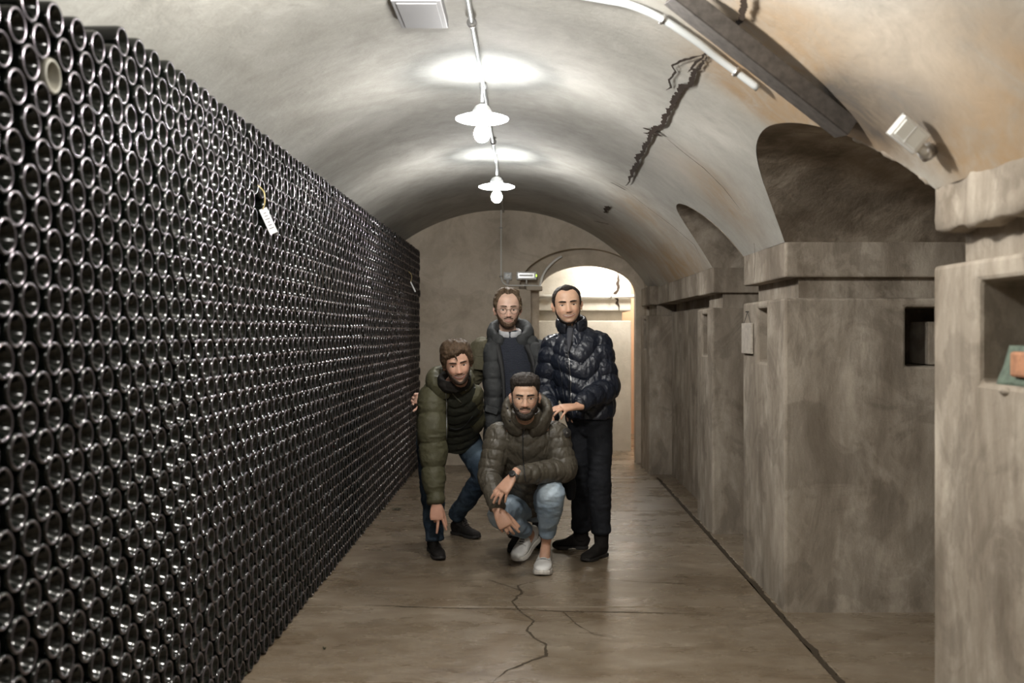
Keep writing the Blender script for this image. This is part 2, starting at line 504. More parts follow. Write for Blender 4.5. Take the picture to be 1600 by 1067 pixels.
# ---- floor
def floor_mat(name, wet):
    m, nt, p = new_mat(name)
    vb = mapping(nt); vs = mapping(nt, (0.75, 1.45, 1))
    a = noise(nt, vs, 1.3, 9, 0.62, 0.4); b = noise(nt, vs, 7, 9, 0.66, 0.3); c_ = noise(nt, vb, 70, 4)
    f = mathn(nt, 'ADD', mathn(nt, 'MULTIPLY', a, 0.55), mathn(nt, 'MULTIPLY', b, 0.45))
    c = ramp(nt, f, [(0.34, (0.10,0.068,0.038)), (0.45, (0.175,0.133,0.088)), (0.57, (0.235,0.19,0.138)), (0.70, (0.33,0.28,0.215))])
    c = mixc(nt, mathn(nt, 'MULTIPLY', c_, 0.3), c, (0.10,0.075,0.05))
    nt.links.new(c, p.inputs['Base Color'])
    r = ramp(nt, noise(nt, vs, 3.0, 6, 0.6), [(0.35, (wet,)*3), (0.62, (wet+0.18,)*3)])
    nt.links.new(r, p.inputs['Roughness'])
    p.inputs['Specular IOR Level'].default_value = 0.5
    b1 = bump(nt, noise(nt, mapping(nt, (1, 2.2, 1)), 22, 6, 0.6), 0.18, 0.012)
    b2 = bump(nt, b, 0.25, 0.01, b1)
    nt.links.new(b2, p.inputs['Normal'])
    return m
M['floor'] = floor_mat('floor_concrete', 0.19)
fl = thing('floor', (0, 5, 0), 'brown worn concrete floor of the cellar', 'floor', kind='structure')
def slab(x0, y0, x1, y1, top=0.0, name='slab'):
    return MB().box((x0, y0, -0.15), (x1, y1, top)).build(name, M['floor'], fl, bevel=0.004)
CH = 1.315                                            # channel between aisle and bays
ys = [-2.1, 5.27, 8.1, 9.98, 14.5]
for a, b in zip(ys[:-1], ys[1:]):
    slab(-2.3, a+0.004, CH-0.03 if a < 9.9 else 3.4, b-0.004)
slab(CH+0.0, -2.1, 3.4, 5.9); slab(CH+0.0, 5.9, 3.4, 9.976)
MB().box((-2.3, -2.1, -0.2), (3.4, 14.5, -0.03)).build('screed', M['crackf'], fl)
# drain channel with broken edge
def ribbon(pts, wid, mat, name, parent, n=(0,0,1), jag=0.5, step=0.012, lift=0.0012, seed=1, taper=True, thick=0.001):
    rg = random.Random(seed)
    P = smooth_path(pts, 1) if False else [np.array(p, float) for p in pts]
    Q = []
    for a, b in zip(P[:-1], P[1:]):
        L = np.linalg.norm(b-a); m = max(1, int(L/step))
        for k in range(m): Q.append(a + (b-a)*k/m)
    Q.append(P[-1])
    v, f = [], []
    j1 = j2 = 0; M_ = len(Q)
    for i, q in enumerate(Q):
        t = Q[min(i+1, M_-1)] - Q[max(i-1, 0)]; t /= (np.linalg.norm(t)+1e-9)
        nn = n(q) if callable(n) else np.array(n, float)
        s = np.cross(t, nn); s /= np.linalg.norm(s)
        j1 = j1*0.75 + rg.uniform(-1, 1)*0.35; j2 = j2*0.75 + rg.uniform(-1, 1)*0.35
        env = min(1, 6*min(i, M_-1-i)/M_ + 0.15) if taper else 1
        off = s*(j1+j2)*wid*jag*0.8
        wa = wid*env*max(0.15, 1 + j1*jag*1.4); wb = wid*env*max(0.15, 1 + j2*jag*1.4)
        v += [q+off+s*wa/2+nn*lift, q+off-s*wb/2+nn*lift]
    for i in range(M_-1):
        f.append((2*i, 2*i+2, 2*i+3, 2*i+1))
    return mesh_obj(name, v, f, mat, parent)
def F(px, py): return W(px, py, FPX*CAMH/(py-VPY))
cr = [
 [F(870,1067), F(850,1040), F(905,1030), F(930,1010), F(965,992), F(935,976), F(945,965), F(960,950), F(940,915)][:0] or [F(770,1067), F(790,1048), F(850,1024), F(853,1008), F(833,995), F(822,985), F(835,970), F(812,955), F(800,940), F(815,925), F(808,915), F(850,905)],
 [F(555,945), F(620,947), F(700,950), F(790,952), F(880,955), F(960,956), F(1040,958), F(1100,960)],
 [F(880,955), F(900,975), F(925,990), F(960,997)],
 [F(820,925), F(800,918), F(760,905)],
 [F(940,905), F(1010,910), F(1080,912)],
]
for i, c in enumerate(cr):
    ribbon(c, (0.011, 0.009, 0.006, 0.005, 0.006)[i], M['crackf'], 'crack', fl, seed=i+3, jag=0.9, step=0.014)
ribbon([(CH-0.015, 2.0, 0), (CH-0.015, 9.97, 0)], 0.028, M['crackf'], 'channel_edge', fl, seed=9, jag=0.35, step=0.02, taper=False)

# ---- crack running along the vault
def vn(q):
    d = np.array([VC_X-q[0], 0, VC_Z-q[2]]); return d/np.linalg.norm(d)
def vpath(pix): return [V(x, y, 0.012) for x, y in pix]
ck = thing('crack', V(1060,140), 'dark jagged crack running along the vault beside the steel bar', 'crack', kind='structure')
vc = [
 ([(1168,-6),(1160,22),(1150,34),(1128,42),(1118,36)], 0.030),
 ([(1106,80),(1098,98),(1088,110),(1080,128),(1062,142),(1054,158),(1044,172),(1034,196),(1018,206),(1004,236),(992,262),(978,290)], 0.034),
 ([(1100,84),(1078,92),(1062,96),(1050,102),(1056,112),(1046,124),(1050,136),(1040,140)], 0.013),
 ([(1104,82),(1082,104),(1074,112)], 0.014),
 ([(1004,199),(1022,205),(1036,213)], 0.030), ([(1005,207),(1020,209),(1036,213)], 0.018),
 ([(953,284),(968,291),(979,297)], 0.026),
 ([(952,322),(944,332)], 0.045), ([(925,332),(952,346)], 0.014), ([(928,345),(952,350)], 0.014),
]
for i, (p, wd) in enumerate(vc):
    ribbon(vpath(p), wd*0.8, M['crack'], 'crack_line', ck, n=vn, seed=20+i, jag=0.5, step=0.012, lift=0.002)
tj = thing('trim_4', V(1090,250), 'thin open joint across the lower vault above the narrow bay', 'trim', kind='structure')
for i, p in enumerate(([(1040,214),(1066,236),(1100,262),(1130,292),(1158,328)], [(982,300),(1010,322),(1050,352),(1085,382),(1096,402)])):
    ribbon(vpath(p), 0.008, M['crackf'], 'joint_line', tj, n=vn, seed=40+i, jag=0.5, step=0.02, lift=0.002)
ribbon([W(1185,371,5.75), W(1188,400,5.75), W(1186,444,5.75)], 0.01, M['crackf'], 'joint_line', tj, n=(-1,0,0), seed=47, jag=0.8, lift=0.03)
# water-borne cracks in the passage wall
ribbon([(1.10, 12.245, 2.2), (1.12, 12.245, 2.0), (1.08, 12.245, 1.93), (1.12, 12.245, 1.72)], 0.03, M['crack'], 'crack_line', ck, n=(0,-1,0), seed=50, jag=0.6)
# ================================================================ the bottle stack
def bottle_mat():
    m, nt, p = new_mat('dark_bottle_glass')
    p.inputs['Base Color'].default_value = (0.004, 0.005, 0.004, 1)
    p.inputs['Roughness'].default_value = 0.16
    p.inputs['IOR'].default_value = 1.5
    p.inputs['Specular IOR Level'].default_value = 0.4
    v = mapping(nt)
    nt.links.new(ramp(nt, noise(nt, v, 9, 3), [(0.4, (0.07,)*3), (0.65, (0.16,)*3)]), p.inputs['Roughness'])
    return m
M['bottle'] = bottle_mat()
M['heel'] = simple('pale_heel_glass', (0.035,0.033,0.037), 0.24, spec=1.0)  # pale ring: part of the heel's highlight is put into its colour
M['heel'].node_tree.nodes['Principled BSDF'].inputs['IOR'].default_value = 1.65
M['heel'].node_tree.nodes['Principled BSDF'].inputs['Specular Tint'].default_value = (1.0, 0.86, 1.0, 1)  # purple cast of the highlights set into the glass
M['dusty'] = simple('dusty_glass', (0.16, 0.15, 0.12), 0.6)
M['cap'] = simple('crown_cap', (0.30, 0.30, 0.31), 0.3, metal=0.8)
BX, PITCH, ROW, BR = -1.18, 0.122, 0.0705, 0.0455
# base (punt, heel), side, shoulder, neck; the axis runs from the base at x=0 to the mouth at x=-0.30
PROF_HI = [(0.0,-0.040),(0.009,-0.038),(0.018,-0.032),(0.027,-0.020),(0.0330,-0.007),(0.0355,-0.001),(0.0380,0.0005),(0.0412,-0.0008),(0.0434,-0.0035),(0.0448,-0.0085),(BR,-0.014),
           (BR,-0.165),(0.040,-0.190),(0.028,-0.222),(0.0175,-0.248),(0.0145,-0.285),(0.0165,-0.287),(0.0165,-0.300),(0.0,-0.300)]
PROF_LO = [(0.0,-0.040),(0.015,-0.034),(0.029,-0.017),(0.0350,-0.001),(0.0385,0.0003),(0.0430,-0.0032),(BR,-0.013),(BR,-0.165),(0.030,-0.215)]
def bottle_geo(prof, n):
    v, f = revolve(prof, n, 'x')
    return np.array(v), np.array([g[::-1] for g in f])
hv, hf = bottle_geo(PROF_HI, 36)
lv, lf = bottle_geo(PROF_LO, 20)
spots = []
rb = random.Random(3)
NC = 73
for r in range(33):
    for c in range(NC):
        y = 2.06 + c*PITCH + (PITCH/2 if r % 2 else 0)
        if y > 10.86: continue
        z = BR + 0.001 + r*ROW
        if r == 32 and y < 2.84: continue
        if r == 31 and y < 2.3: continue
        tagged = abs(y-4.40) < 0.06 and abs(z-1.985) < 0.036
        spots.append([BX + rb.gauss(0, 0.0025), y + rb.gauss(0, 0.0008), z + rb.gauss(0, 0.0006), tagged, r])
spots = [s for s in spots if not s[3]]
def seen(s):
    px = VPX + s[0]/s[1]*FPX; py = VPY - (s[2]-CAMH)/s[1]*FPX
    return -25 < px and -25 < py < 1092
vis = sorted([s for s in spots if seen(s)], key=lambda s: s[0]**2 + s[1]**2 + (s[2]-CAMH)**2)
near = vis[:300]; nid = set(map(id, near)); rest = [s for s in spots if id(s) not in nid and s[1] > 2.1]
me = bpy.data.meshes.new('bottle'); me.from_pydata(hv.tolist(), [], hf.tolist()); me.materials.append(M['bottle']); me.materials.append(M['heel']); me.shade_smooth()
for i_, p_ in enumerate(me.polygons):
    if (i_//36) in (5, 6): p_.material_index = 1
me2 = me.copy(); me2.materials.clear(); me2.materials.append(M['dusty']); me2.materials.append(M['dusty'])
dust = min(near, key=lambda s: (VPX + s[0]/s[1]*FPX-79)**2 + (VPY-(s[2]-CAMH)/s[1]*FPX-138)**2)
ONES = 'zeroth first second third fourth fifth sixth seventh eighth ninth tenth eleventh twelfth thirteenth fourteenth fifteenth sixteenth seventeenth eighteenth nineteenth twentieth'.split()
def ordinal(n): return ONES[n] if n <= 20 else ('twenty-' if n < 30 else 'thirty-') + ONES[n % 10] if n % 10 else 'thirtieth'
def place_label(s):
    row = 33 - s[4]
    inrow = sorted(q[1] for q in vis if q[4] == s[4] and VPX + q[0]/q[1]*FPX > 0)
    n = 1 + sum(1 for y in inrow if y < s[1] - 1e-6)
    if VPX + s[0]/s[1]*FPX <= 0: return 'dark bottle cut by the picture edge, %s row from the top of the stack' % ordinal(row)
    return 'dark bottle in the %s row from the stack top, %s from the picture edge' % (ordinal(row), ordinal(n))
first = bpy.data.objects.new('bottle', me)
for i, s in enumerate(near):
    o = first if i == 0 else first.copy()
    o.location = s[:3]
    o.rotation_euler = (rb.uniform(0, 6.28), rb.gauss(0, 0.004), rb.gauss(0, 0.006))
    if s is dust:
        o.data = me2; tag(o, 'grey dusty bottle base among the shiny black ones near the top of the stack', 'bottle', None)
    else:
        tag(o, place_label(s), 'bottle', 'dark bottles in the near part of the stack')
    COL.objects.link(o)
# the rest of the stack, too many to pick apart
nv = len(lv); Vv = np.empty((len(rest)*nv, 3)); Ff = np.empty((len(rest)*len(lf), 4), int)
for i, s in enumerate(rest):
    a = rb.gauss(0, 0.008); b = rb.gauss(0, 0.006)
    q = lv.copy(); q[:,1] += lv[:,0]*a; q[:,2] += lv[:,0]*b
    Vv[i*nv:(i+1)*nv] = q + np.array(s[:3]); Ff[i*len(lf):(i+1)*len(lf)] = lf + i*nv
sb = mesh_obj('stacked_bottles', Vv, Ff, M['bottle'], smooth=True, label='the farther hundreds of dark wine bottles in the tall stack', cat='bottles', kind='stuff')
sb.data.materials.append(M['heel'])
mi = np.zeros(len(Ff), np.int32); mi[np.isin((np.arange(len(Ff)) % len(lf))//20, (3, 4))] = 1
sb.data.polygons.foreach_set('material_index', mi)
# necks of the bottles lying the other way, in the gaps
cp, cf = revolve([(0.0,0.0),(0.0105,0.0),(0.0132,-0.002),(0.0145,-0.007),(0.0125,-0.0075),(0.0140,-0.10)], 8, 'x')
cp = np.array(cp); cf = np.array([g[::-1] for g in cf]); nn_ = len(cp)
VV, FF = [], []
for i, s in enumerate(spots):
    if s[4] == 32 or s[1] > 10.75: continue
    VV.append(cp + np.array([BX - 0.035 + rb.gauss(0, 0.006), s[1] + PITCH/2 + rb.gauss(0,0.002), s[2] + rb.gauss(0,0.002)])); FF.append(cf + (len(VV)-1)*nn_)
mesh_obj('bottle_necks', np.concatenate(VV), np.concatenate(FF), M['cap'], smooth=True, label='capped necks of reversed bottles in the gaps of the stack', cat='bottles', kind='stuff')
# ---- paper tags
def paper_tag(c, label, ang, L=0.115, wd=0.034, txt=True):
    t = thing('paper_tag', c, label, 'tag')
    R2 = Matrix.Translation(Vector(c)) @ Matrix.Rotation(-1.35, 4, 'Z') @ Matrix.Rotation(-ang, 4, 'X')
    MB().box((-0.0006, -wd/2, -L), (0.0006, wd/2, 0), R2).build('tag_paper', M['paper'], t)
    if txt:
        for i in range(6):
            ln = 0.012 + 0.01*((i*7) % 3)/2
            MB().box((-0.0012, -ln/2, -0.022-i*0.014), (0.0012, ln/2, -0.019-i*0.014), R2).build('writing', M['ink'], t)
    top = np.array(c)
    pts = smooth_path([top+np.array([0,0,-0.004]), top+np.array([0.012,-0.012,0.03]), top+np.array([0.008,-0.014,0.07]), top+np.array([-0.02,-0.004,0.10])], 5)
    v, f = tube_geo(pts, 0.0022, 6); mesh_obj('string', v, f, M['string'], t, smooth=True)
paper_tag((BX+0.035, 4.30, CAMH+(520-326)/FPX*4.30), 'white paper tag on a yellow string hanging from the bottle stack', -0.42)
paper_tag((BX+0.03, 9.75, CAMH+(520-440)/FPX*9.75), 'small tag on a string at the far end of the bottle stack', -0.45, 0.11, 0.012, False)
# ================================================================ fixtures
for i, ly in enumerate(LAMP_Y):
    t = thing('ceiling_lamp', (LAMP_X, ly, LAMP_H), ('large glowing disc lamp under the vault, the nearer of two', 'smaller glowing disc lamp deeper under the vault')[i], 'lamp', 'ceiling lamps')
    R = 0.136
    prof = [(0.0,0.0),(R*0.5,-0.002),(R*0.9,0.0),(R,0.006),(R,0.012),(R*0.8,0.022),(R*0.45,0.030),(0.05,0.036)]
    v, f = revolve([(r,h) for r,h in prof], 40)
    v = [(x+LAMP_X, y+ly, z+LAMP_H) for x,y,z in v]
    o_ = mesh_obj('diffuser', v, f, M['diff'], t, smooth=True)
    o_.data.materials.append(M['shade'])
    for i_, p_ in enumerate(o_.data.polygons):
        if i_//40 >= 4: p_.material_index = 1
    v, f = ellipsoid((LAMP_X, ly, LAMP_H-0.066), (0.042, 0.042, 0.046), None, 16)
    mesh_obj('bulb', v, f, M['bulb'], t, smooth=True)
    v, f = revolve([(0.05,0.036),(0.05,0.05),(0.035,0.075),(0.018,0.085),(0.0,0.085)], 20)
    mesh_obj('lamp_socket', [(x+LAMP_X, y+ly, z+LAMP_H) for x,y,z in v], f, M['galv'], t, smooth=True)
    v, f = tube_geo([(LAMP_X, ly, LAMP_H+0.08), (LAMP_X, ly, vault_z(LAMP_X)+0.01)], 0.008, 8)
    mesh_obj('stem', v, f, M['galv'], t, smooth=True)
def pipe_thing(name, label, pts, r, mat, clips=(), smooth_n=6, cliprad=1.6, parent=None):
    p = smooth_path(pts, smooth_n) if smooth_n else pts
    t = thing(name, pts[0], label, 'pipe')
    v, f = tube_geo(p, r, 12); mesh_obj('tube', v, f, mat, t, smooth=True)
    for c, nrm in clips:
        c = np.array(c); nrm = np.array(nrm)
        v, f = tube_geo([c-nrm*0.006, c+nrm*0.006], r*cliprad, 12); mesh_obj('clip', v, f, M['galv'], t, smooth=True)
    return t
cz = vault_z(-0.24)
pipe_thing('ceiling_conduit', 'straight metal conduit along the crown of the vault feeding the lamps',
           [(-0.24, 2.6, cz-0.022), (-0.24, 5.0, cz-0.022), (-0.25, 8.33, cz-0.022), (-0.27, END-0.03, cz-0.022)], 0.011, M['pipe'],
           [((-0.24, y, cz-0.022), (0,1,0)) for y in (3.2, 4.25, 5.35, 6.9, 8.6)], 3, 2.0)
# pale pipe following the arc
pp = [V(x, y, 0.03) for x, y in [(700,-45),(800,-32),(880,-12),(940,-1),(985,8),(1035,30),(1090,66),(1122,91),(1150,112),(1185,138)]]
d = pp[6]-pp[5]; d /= np.linalg.norm(d)
pipe_thing('arched_pipe', 'pale grey pipe bent along the curve of the vault', pp, 0.0145, M['pipe'], [(pp[5], d), (pp[8], (pp[9]-pp[8])/np.linalg.norm(pp[9]-pp[8]))], 6, 1.35)
# steel channel across the haunch
def steel_bar():
    a = V(1046,-2, 0.062); b = V(1312,206, 0.050)
    b = b + (b-a)*0.02
    ax = (b-a); L = np.linalg.norm(ax); ax /= L
    nrm = vn((a+b)/2); nrm = nrm - ax*np.dot(nrm, ax); nrm /= np.linalg.norm(nrm)
    s = np.cross(ax, nrm)
    Mx = Matrix([[s[0],ax[0],nrm[0],a[0]],[s[1],ax[1],nrm[1],a[1]],[s[2],ax[2],nrm[2],a[2]],[0,0,0,1]])
    t = thing('steel_channel', a, 'dark steel channel bar fixed slantwise across the curve of the vault', 'beam')
    hw = 0.052
    MB().box((-hw,0,0.004), (hw,L,0.010), Mx).build('web', M['steel'], t, bevel=0.002)
    MB().box((-hw,0,-0.055), (-hw+0.008,L,0.010), Mx).build('flange', M['steel'], t, bevel=0.002)
    MB().box((hw-0.008,0,-0.055), (hw,L,0.010), Mx).build('flange', M['steel'], t, bevel=0.002)
    MB().box((-hw+0.008,L-0.03,-0.05), (hw-0.008,L-0.024,0.004), Mx).build('end_plate', M['steel'], t)
steel_bar()
# flat hatch in the crown
hx0, hx1, hy0, hy1 = -0.54, -0.34, 3.9, 4.25
hz = vault_z(-0.34)
t = thing('ceiling_hatch', ((hx0+hx1)/2, (hy0+hy1)/2, hz-0.02), 'flat grey plate fixed on the crown of the vault', 'plate')
MB().box((hx0, hy0, hz-0.045), (hx1, hy1, hz+0.01)).build('plate', M['hatch'], t, bevel=0.004)
MB().box((hx0+0.02, hy0+0.02, hz-0.05), (hx1-0.02, hy1-0.02, hz-0.044)).build('cover', M['hatch'], t, bevel=0.002)
# floodlight near the near pier
def floodlight():
    c = W(1418, 209, 3.05)
    t = thing('floodlight', c, 'white plastic emergency lamp box on a bracket beside the near pier', 'lamp')
    R = Matrix.Translation(Vector(c)) @ Euler((0.35, 0.62, 0.15)).to_matrix().to_4x4()
    MB().box((-0.052,-0.03,-0.036), (0.052,0.012,0.036), R).build('housing', M['white'], t, bevel=0.006)
    MB().box((-0.054,-0.006,-0.038), (0.054,-0.001,0.038), R).build('seam_band', M['offwhite'], t, bevel=0.001)
    MB().box((-0.042,-0.034,-0.028), (0.042,-0.028,0.028), R).build('cover', M['lens'], t, bevel=0.003)
    MB().box((-0.003,-0.036,-0.030), (0.001,-0.032,0.030), R).build('rib', M['offwhite'], t)
    a = np.array(c)+np.array([0.03,0.01,-0.03]); b = W(1447, 236, 3.08)
    v, f = tube_geo(smooth_path([a, (a+b)/2+np.array([0.004,0,-0.008]), b], 4), [0.017]*8+[0.022], 10)
    mesh_obj('bracket', v, f, M['offwhite'], t, smooth=True)
    v, f = tube_geo([b-np.array([0.008,0,-0.01]), b+np.array([0.016,0.01,-0.014])], 0.026, 12)
    mesh_obj('mount', v, f, M['galv'], t, smooth=True)
floodlight()
# conduit, junction box and emergency light on the end wall
YE = END-0.02
pe = lambda px, py: W(px, py, YE)
pipe_thing('wall_conduit', 'thin white conduit down the end wall, turning to the doorway', [pe(783,318), pe(783,380), pe(783,420), pe(784,437), pe(791,445), pe(805,446), pe(830,446), pe(844,447)], 0.0085, M['whitepipe'],
           [(pe(783,432), (0,0,1)), (pe(820,446), (1,0,0)), (pe(783,356), (0,0,1))], 4, 2.0)
for q in ((779,431),(787,431),(797,442),(820,441),(820,449)):
    pass
c = pe(793.5, 431.5)
t = thing('junction_box', c, 'small square junction box on the end wall beside the conduit', 'box')
MB().box(c+np.array([-.046,-.045,-.042]), c+np.array([.046,.02,.042])).build('housing', M['offwhite'], t, bevel=0.007)
MB().box(c+np.array([-.034,-.052,-.030]), c+np.array([.034,-.044,.030])).build('cover', M['pipe'], t, bevel=0.005)
v, f = revolve([(0,0.004),(0.010,0.003),(0.012,0)], 12); mesh_obj('button', [(x+c[0]+0.006, -z+c[1]-0.052, y+c[2]) for x,y,z in v], f, M['white'], t)
v, f = tube_geo([c+np.array([0,-.01,-.04]), c+np.array([0,-.005,-.085])], [0.022,0.009], 10); mesh_obj('gland', v, f, M['offwhite'], t, smooth=True)
c = pe(822.5, 431)
t = thing('emergency_light', c, 'white oblong emergency light with a green indicator on the end wall', 'lamp')
MB().box(c+np.array([-.108,-.05,-.043]), c+np.array([.108,.02,.043])).build('housing', M['white'], t, bevel=0.008)
MB().box(c+np.array([-.094,-.060,-.031]), c+np.array([.094,-.048,.031])).build('cover', M['lens'], t, bevel=0.006)
MB().box(c+np.array([-.080,-.064,-.010]), c+np.array([.070,-.058,.012])).build('tube_reflector', M['white'], t, bevel=0.003)
MB().box(c+np.array([.106,-.052,-.012]), c+np.array([.114,-.030,.012])).build('indicator', M['green'], t, bevel=0.003)
v, f = tube_geo([c+np.array([.0,-.005,-.04]), c+np.array([.0,-.005,-.09])], 0.008, 8); mesh_obj('cable', v, f, M['whitepipe'], t, smooth=True)
# pipe in the passage
pipe_thing('passage_pipe', 'white pipe running across the wall of the bright passage', [(-0.3,12.2,CAMH+57/FPX*12.2), (0.6,12.2,CAMH+57/FPX*12.2), (1.3,12.2,CAMH+57/FPX*12.2)], 0.022, M['whitepipe'],
           [((x,12.2,CAMH+57/FPX*12.2),(1,0,0)) for x in (0.35, 1.02)], 1, 1.5)
v, f = tube_geo([V(846,443)*0+np.array([0.13,END+0.08,1.93])]+[np.array([0.13+0.53*(1-math.cos(a)), END+0.12, 1.93+0.44*math.sin(a)]) for a in np.linspace(0.05, 1.0, 10)], 0.014, 8)
tag(mesh_obj('arch_cable', v, f, M['whitepipe'], smooth=True), 'pale cable following the left curve of the doorway arch', 'cable')
# hanging tile on the big pier
hx = RX-0.008
def on_pier(px, py): 
    Y = RX*FPX/(px-VPX); return (hx, Y, CAMH+(VPY-py)/FPX*Y)
a = on_pier(1163.5, 505); b = on_pier(1178, 553)
t = thing('hanging_plaque', (hx, (a[1]+b[1])/2, (a[2]+b[2])/2), 'thin stone plaque hung by a wire on the big pier', 'plaque')
MB().box((hx-0.012, b[1], b[2]), (hx+0.004, a[1], a[2])).build('plaque_body', simple('plaque_stone', (0.40,0.36,0.31), 0.7, var=0.2), t, bevel=0.003)
nail = on_pier(1170, 487)
v, f = tube_geo([(hx-0.004, a[1]-0.03, a[2]-0.005), nail, (hx-0.004, b[1]+0.03, a[2]-0.005)], 0.002, 6); mesh_obj('wire', v, f, M['steel'], t)
v, f = tube_geo([(hx-0.012, nail[1], nail[2]), (hx+0.02, nail[1], nail[2])], 0.004, 6); mesh_obj('nail', v, f, M['steel'], t)
# bundle in the near niche
def bundle():
    yc = 2.74; base = 1.303
    gm = simple('green_cloth', (0.085,0.115,0.085), 0.75, bumps=(18,0.6,0.01), var=0.35)
    om = simple('rusty_orange', (0.34,0.16,0.085), 0.8, var=0.3)
    t = thing('cloth_bundle', (RX+0.12, yc, base), 'dark green bundle with an orange patch lying in the near niche', 'bundle')
    bm = bmesh.new(); bmesh.ops.create_cube(bm, size=1)
    for v_ in bm.verts:
        if v_.co.z > 0: v_.co.x *= 0.7; v_.co.y *= 0.72
    bmesh.ops.subdivide_edges(bm, edges=bm.edges[:], cuts=8, use_grid_fill=True)
    P = np.array([v_.co[:] for v_ in bm.verts])
    P = P*np.array([0.16, 0.270, 0.112]); nz = vnoise(P+3, 22)*0.007
    P = P*(1+nz[:,None]/0.08) + np.array([RX+0.10, yc, base+0.054])
    fs = [[q.index for q in f_.verts] for f_ in bm.faces]; bm.free()
    mesh_obj('wrap', P, fs, gm, t, smooth=True)
    MB().box((RX+0.008, yc-0.085, base+0.025), (RX+0.04, yc+0.030, base+0.095)).build('orange_patch', om, t, bevel=0.008)
bundle()
# plaster lump under the niche
v, f = revolve([(0,0.012),(0.012,0.010),(0.02,0.004),(0.024,0)], 14)
P = np.array([(RX-z*1.0, 2.78+x*1.3, 1.288+y*0.6) for x,y,z in v]); 
mesh_obj('plaster_lump', P, f, M['pier'], smooth=True, label='small raised plaster lump under the near niche', cat='plaster')
# bits lying on the floor
def leaf(px, py, s, label):
    c = F(px, py); pts = []
    rg = random.Random(int(px)); n = 14
    v = [(c[0], c[1], 0.014*s/0.03)]
    for k in range(n):
        a = 2*math.pi*k/n; r = s*(1 + 0.35*math.sin(a*3+px) + rg.uniform(-.15,.15))
        v.append((c[0]+r*math.cos(a), c[1]+r*0.7*math.sin(a), 0.004+rg.uniform(0,0.012)))
    f = [(0, 1+k, 1+(k+1) % n) for k in range(n)]
    o = mesh_obj('dry_leaf', v, f, M['leaf'], label=label, cat='leaf')
    md = o.modifiers.new('s', 'SOLIDIFY'); md.thickness = 0.002
M['leaf'] = simple('dry_leaf_brown', (0.035,0.035,0.018), 0.8)
leaf(621, 797, 0.036, 'dark dry leaf on the floor between the stack and the crouching-forward man')
leaf(600, 797, 0.014, 'tiny leaf scrap at the foot of the bottle stack')
leaf(382, 1056, 0.012, 'small dark crumb on the floor at the near foot of the stack')
leaf(507, 1015, 0.006, 'small dark speck on the near floor slab')
from mathutils.bvhtree import BVHTree
# ================================================================ people: shape tools
def catmull(A, m):
    A = np.asarray(A, float); P = np.vstack([2*A[0]-A[1], A, 2*A[-1]-A[-2]])
    out = []
    for i in range(1, len(P)-2):
        for k in range(m):
            t = k/m; a, b, c, d = P[i-1], P[i], P[i+1], P[i+2]
            out.append(0.5*((2*b)+(-a+c)*t+(2*a-5*b+4*c-d)*t*t+(-a+3*b-3*c+d)*t**3))
    out.append(P[-2]); return np.array(out)
def loft(ctrl, side=(1,0,0), step=0.008, n=28, puff=None, sq=2.0, cap=0.5, fn=None):
    """ctrl rows: x,y,z, half width along side, half depth; puff=(spacing, amp[, chevron]); fn(s, ang, L) -> radius offset in m"""
    C = np.array([list(map(float, c)) for c in ctrl])
    m = 12
    S = catmull(C, m)
    d = np.linalg.norm(np.diff(S[:, :3], axis=0), axis=1); s = np.concatenate([[0], np.cumsum(d)])
    L = s[-1]; K = max(4, int(L/step))
    ss = np.linspace(0, L, K+1)
    R = np.stack([np.interp(ss, s, S[:, j]) for j in range(5)], 1)
    R[:, 3:] = np.maximum(R[:, 3:], 0.002)
    T = np.gradient(R[:, :3], axis=0); T /= np.linalg.norm(T, axis=1)[:, None]
    side = np.asarray(side, float)
    if side.ndim == 1: side = np.repeat(side[None], K+1, 0)
    else: side = np.stack([np.interp(np.linspace(0, 1, K+1), np.linspace(0, 1, len(side)), side[:, j]) for j in range(3)], 1)
    U = side - T*(side*T).sum(1)[:, None]; U /= np.linalg.norm(U, axis=1)[:, None]
    B = np.cross(T, U)
    ang = np.arange(n)*2*math.pi/n
    ca, sa = np.cos(ang), np.sin(ang)
    e = 2.0/sq
    cx = np.sign(ca)*np.abs(ca)**e; sy = np.sign(sa)*np.abs(sa)**e
    V_ = []
    # rounded ends
    caps0 = [(math.cos(a), -math.sin(a)) for a in (1.35, 0.95, 0.5)] if cap else []
    rings = []
    for k in range(K+1):
        r1, r2 = R[k, 3], R[k, 4]
        off = np.zeros(n)
        if puff:
            sp, am = puff[0], puff[1]; chv = puff[2] if len(puff) > 2 else 0
            ph = (ss[k] + chv*np.abs(ca))/sp
            off = off + am*(np.sqrt(np.abs(np.sin(math.pi*ph))) - 0.75)
        if fn is not None: off = off + fn(ss[k], ang, L)
        rings.append(R[k, :3] + np.outer(cx*(r1+off), U[k]) + np.outer(sy*(r2+off), B[k]))
    if cap:
        c0, c1 = R[0, :3], R[-1, :3]
        h0 = min(R[0, 3], R[0, 4])*cap; h1 = min(R[-1, 3], R[-1, 4])*cap
        pre = [c0 + (rings[0]-c0)*c_ + T[0]*s_*h0 for c_, s_ in caps0]
        post = [c1 + (rings[-1]-c1)*c_ - T[-1]*s_*h1 for c_, s_ in caps0[::-1]]
        rings = pre + rings + post
    v = np.vstack(rings); K2 = len(rings)
    f = []
    for i in range(K2-1):
        for k in range(n):
            k2 = (k+1) % n
            f.append((i*n+k, i*n+k2, (i+1)*n+k2, (i+1)*n+k))
    v = np.vstack([v, rings[0].mean(0), rings[-1].mean(0)])
    a, b = len(v)-2, len(v)-1
    for k in range(n):
        f.append((k, a, (k+1) % n)); f.append(((K2-1)*n+k, (K2-1)*n+(k+1) % n, b))
    return v, f
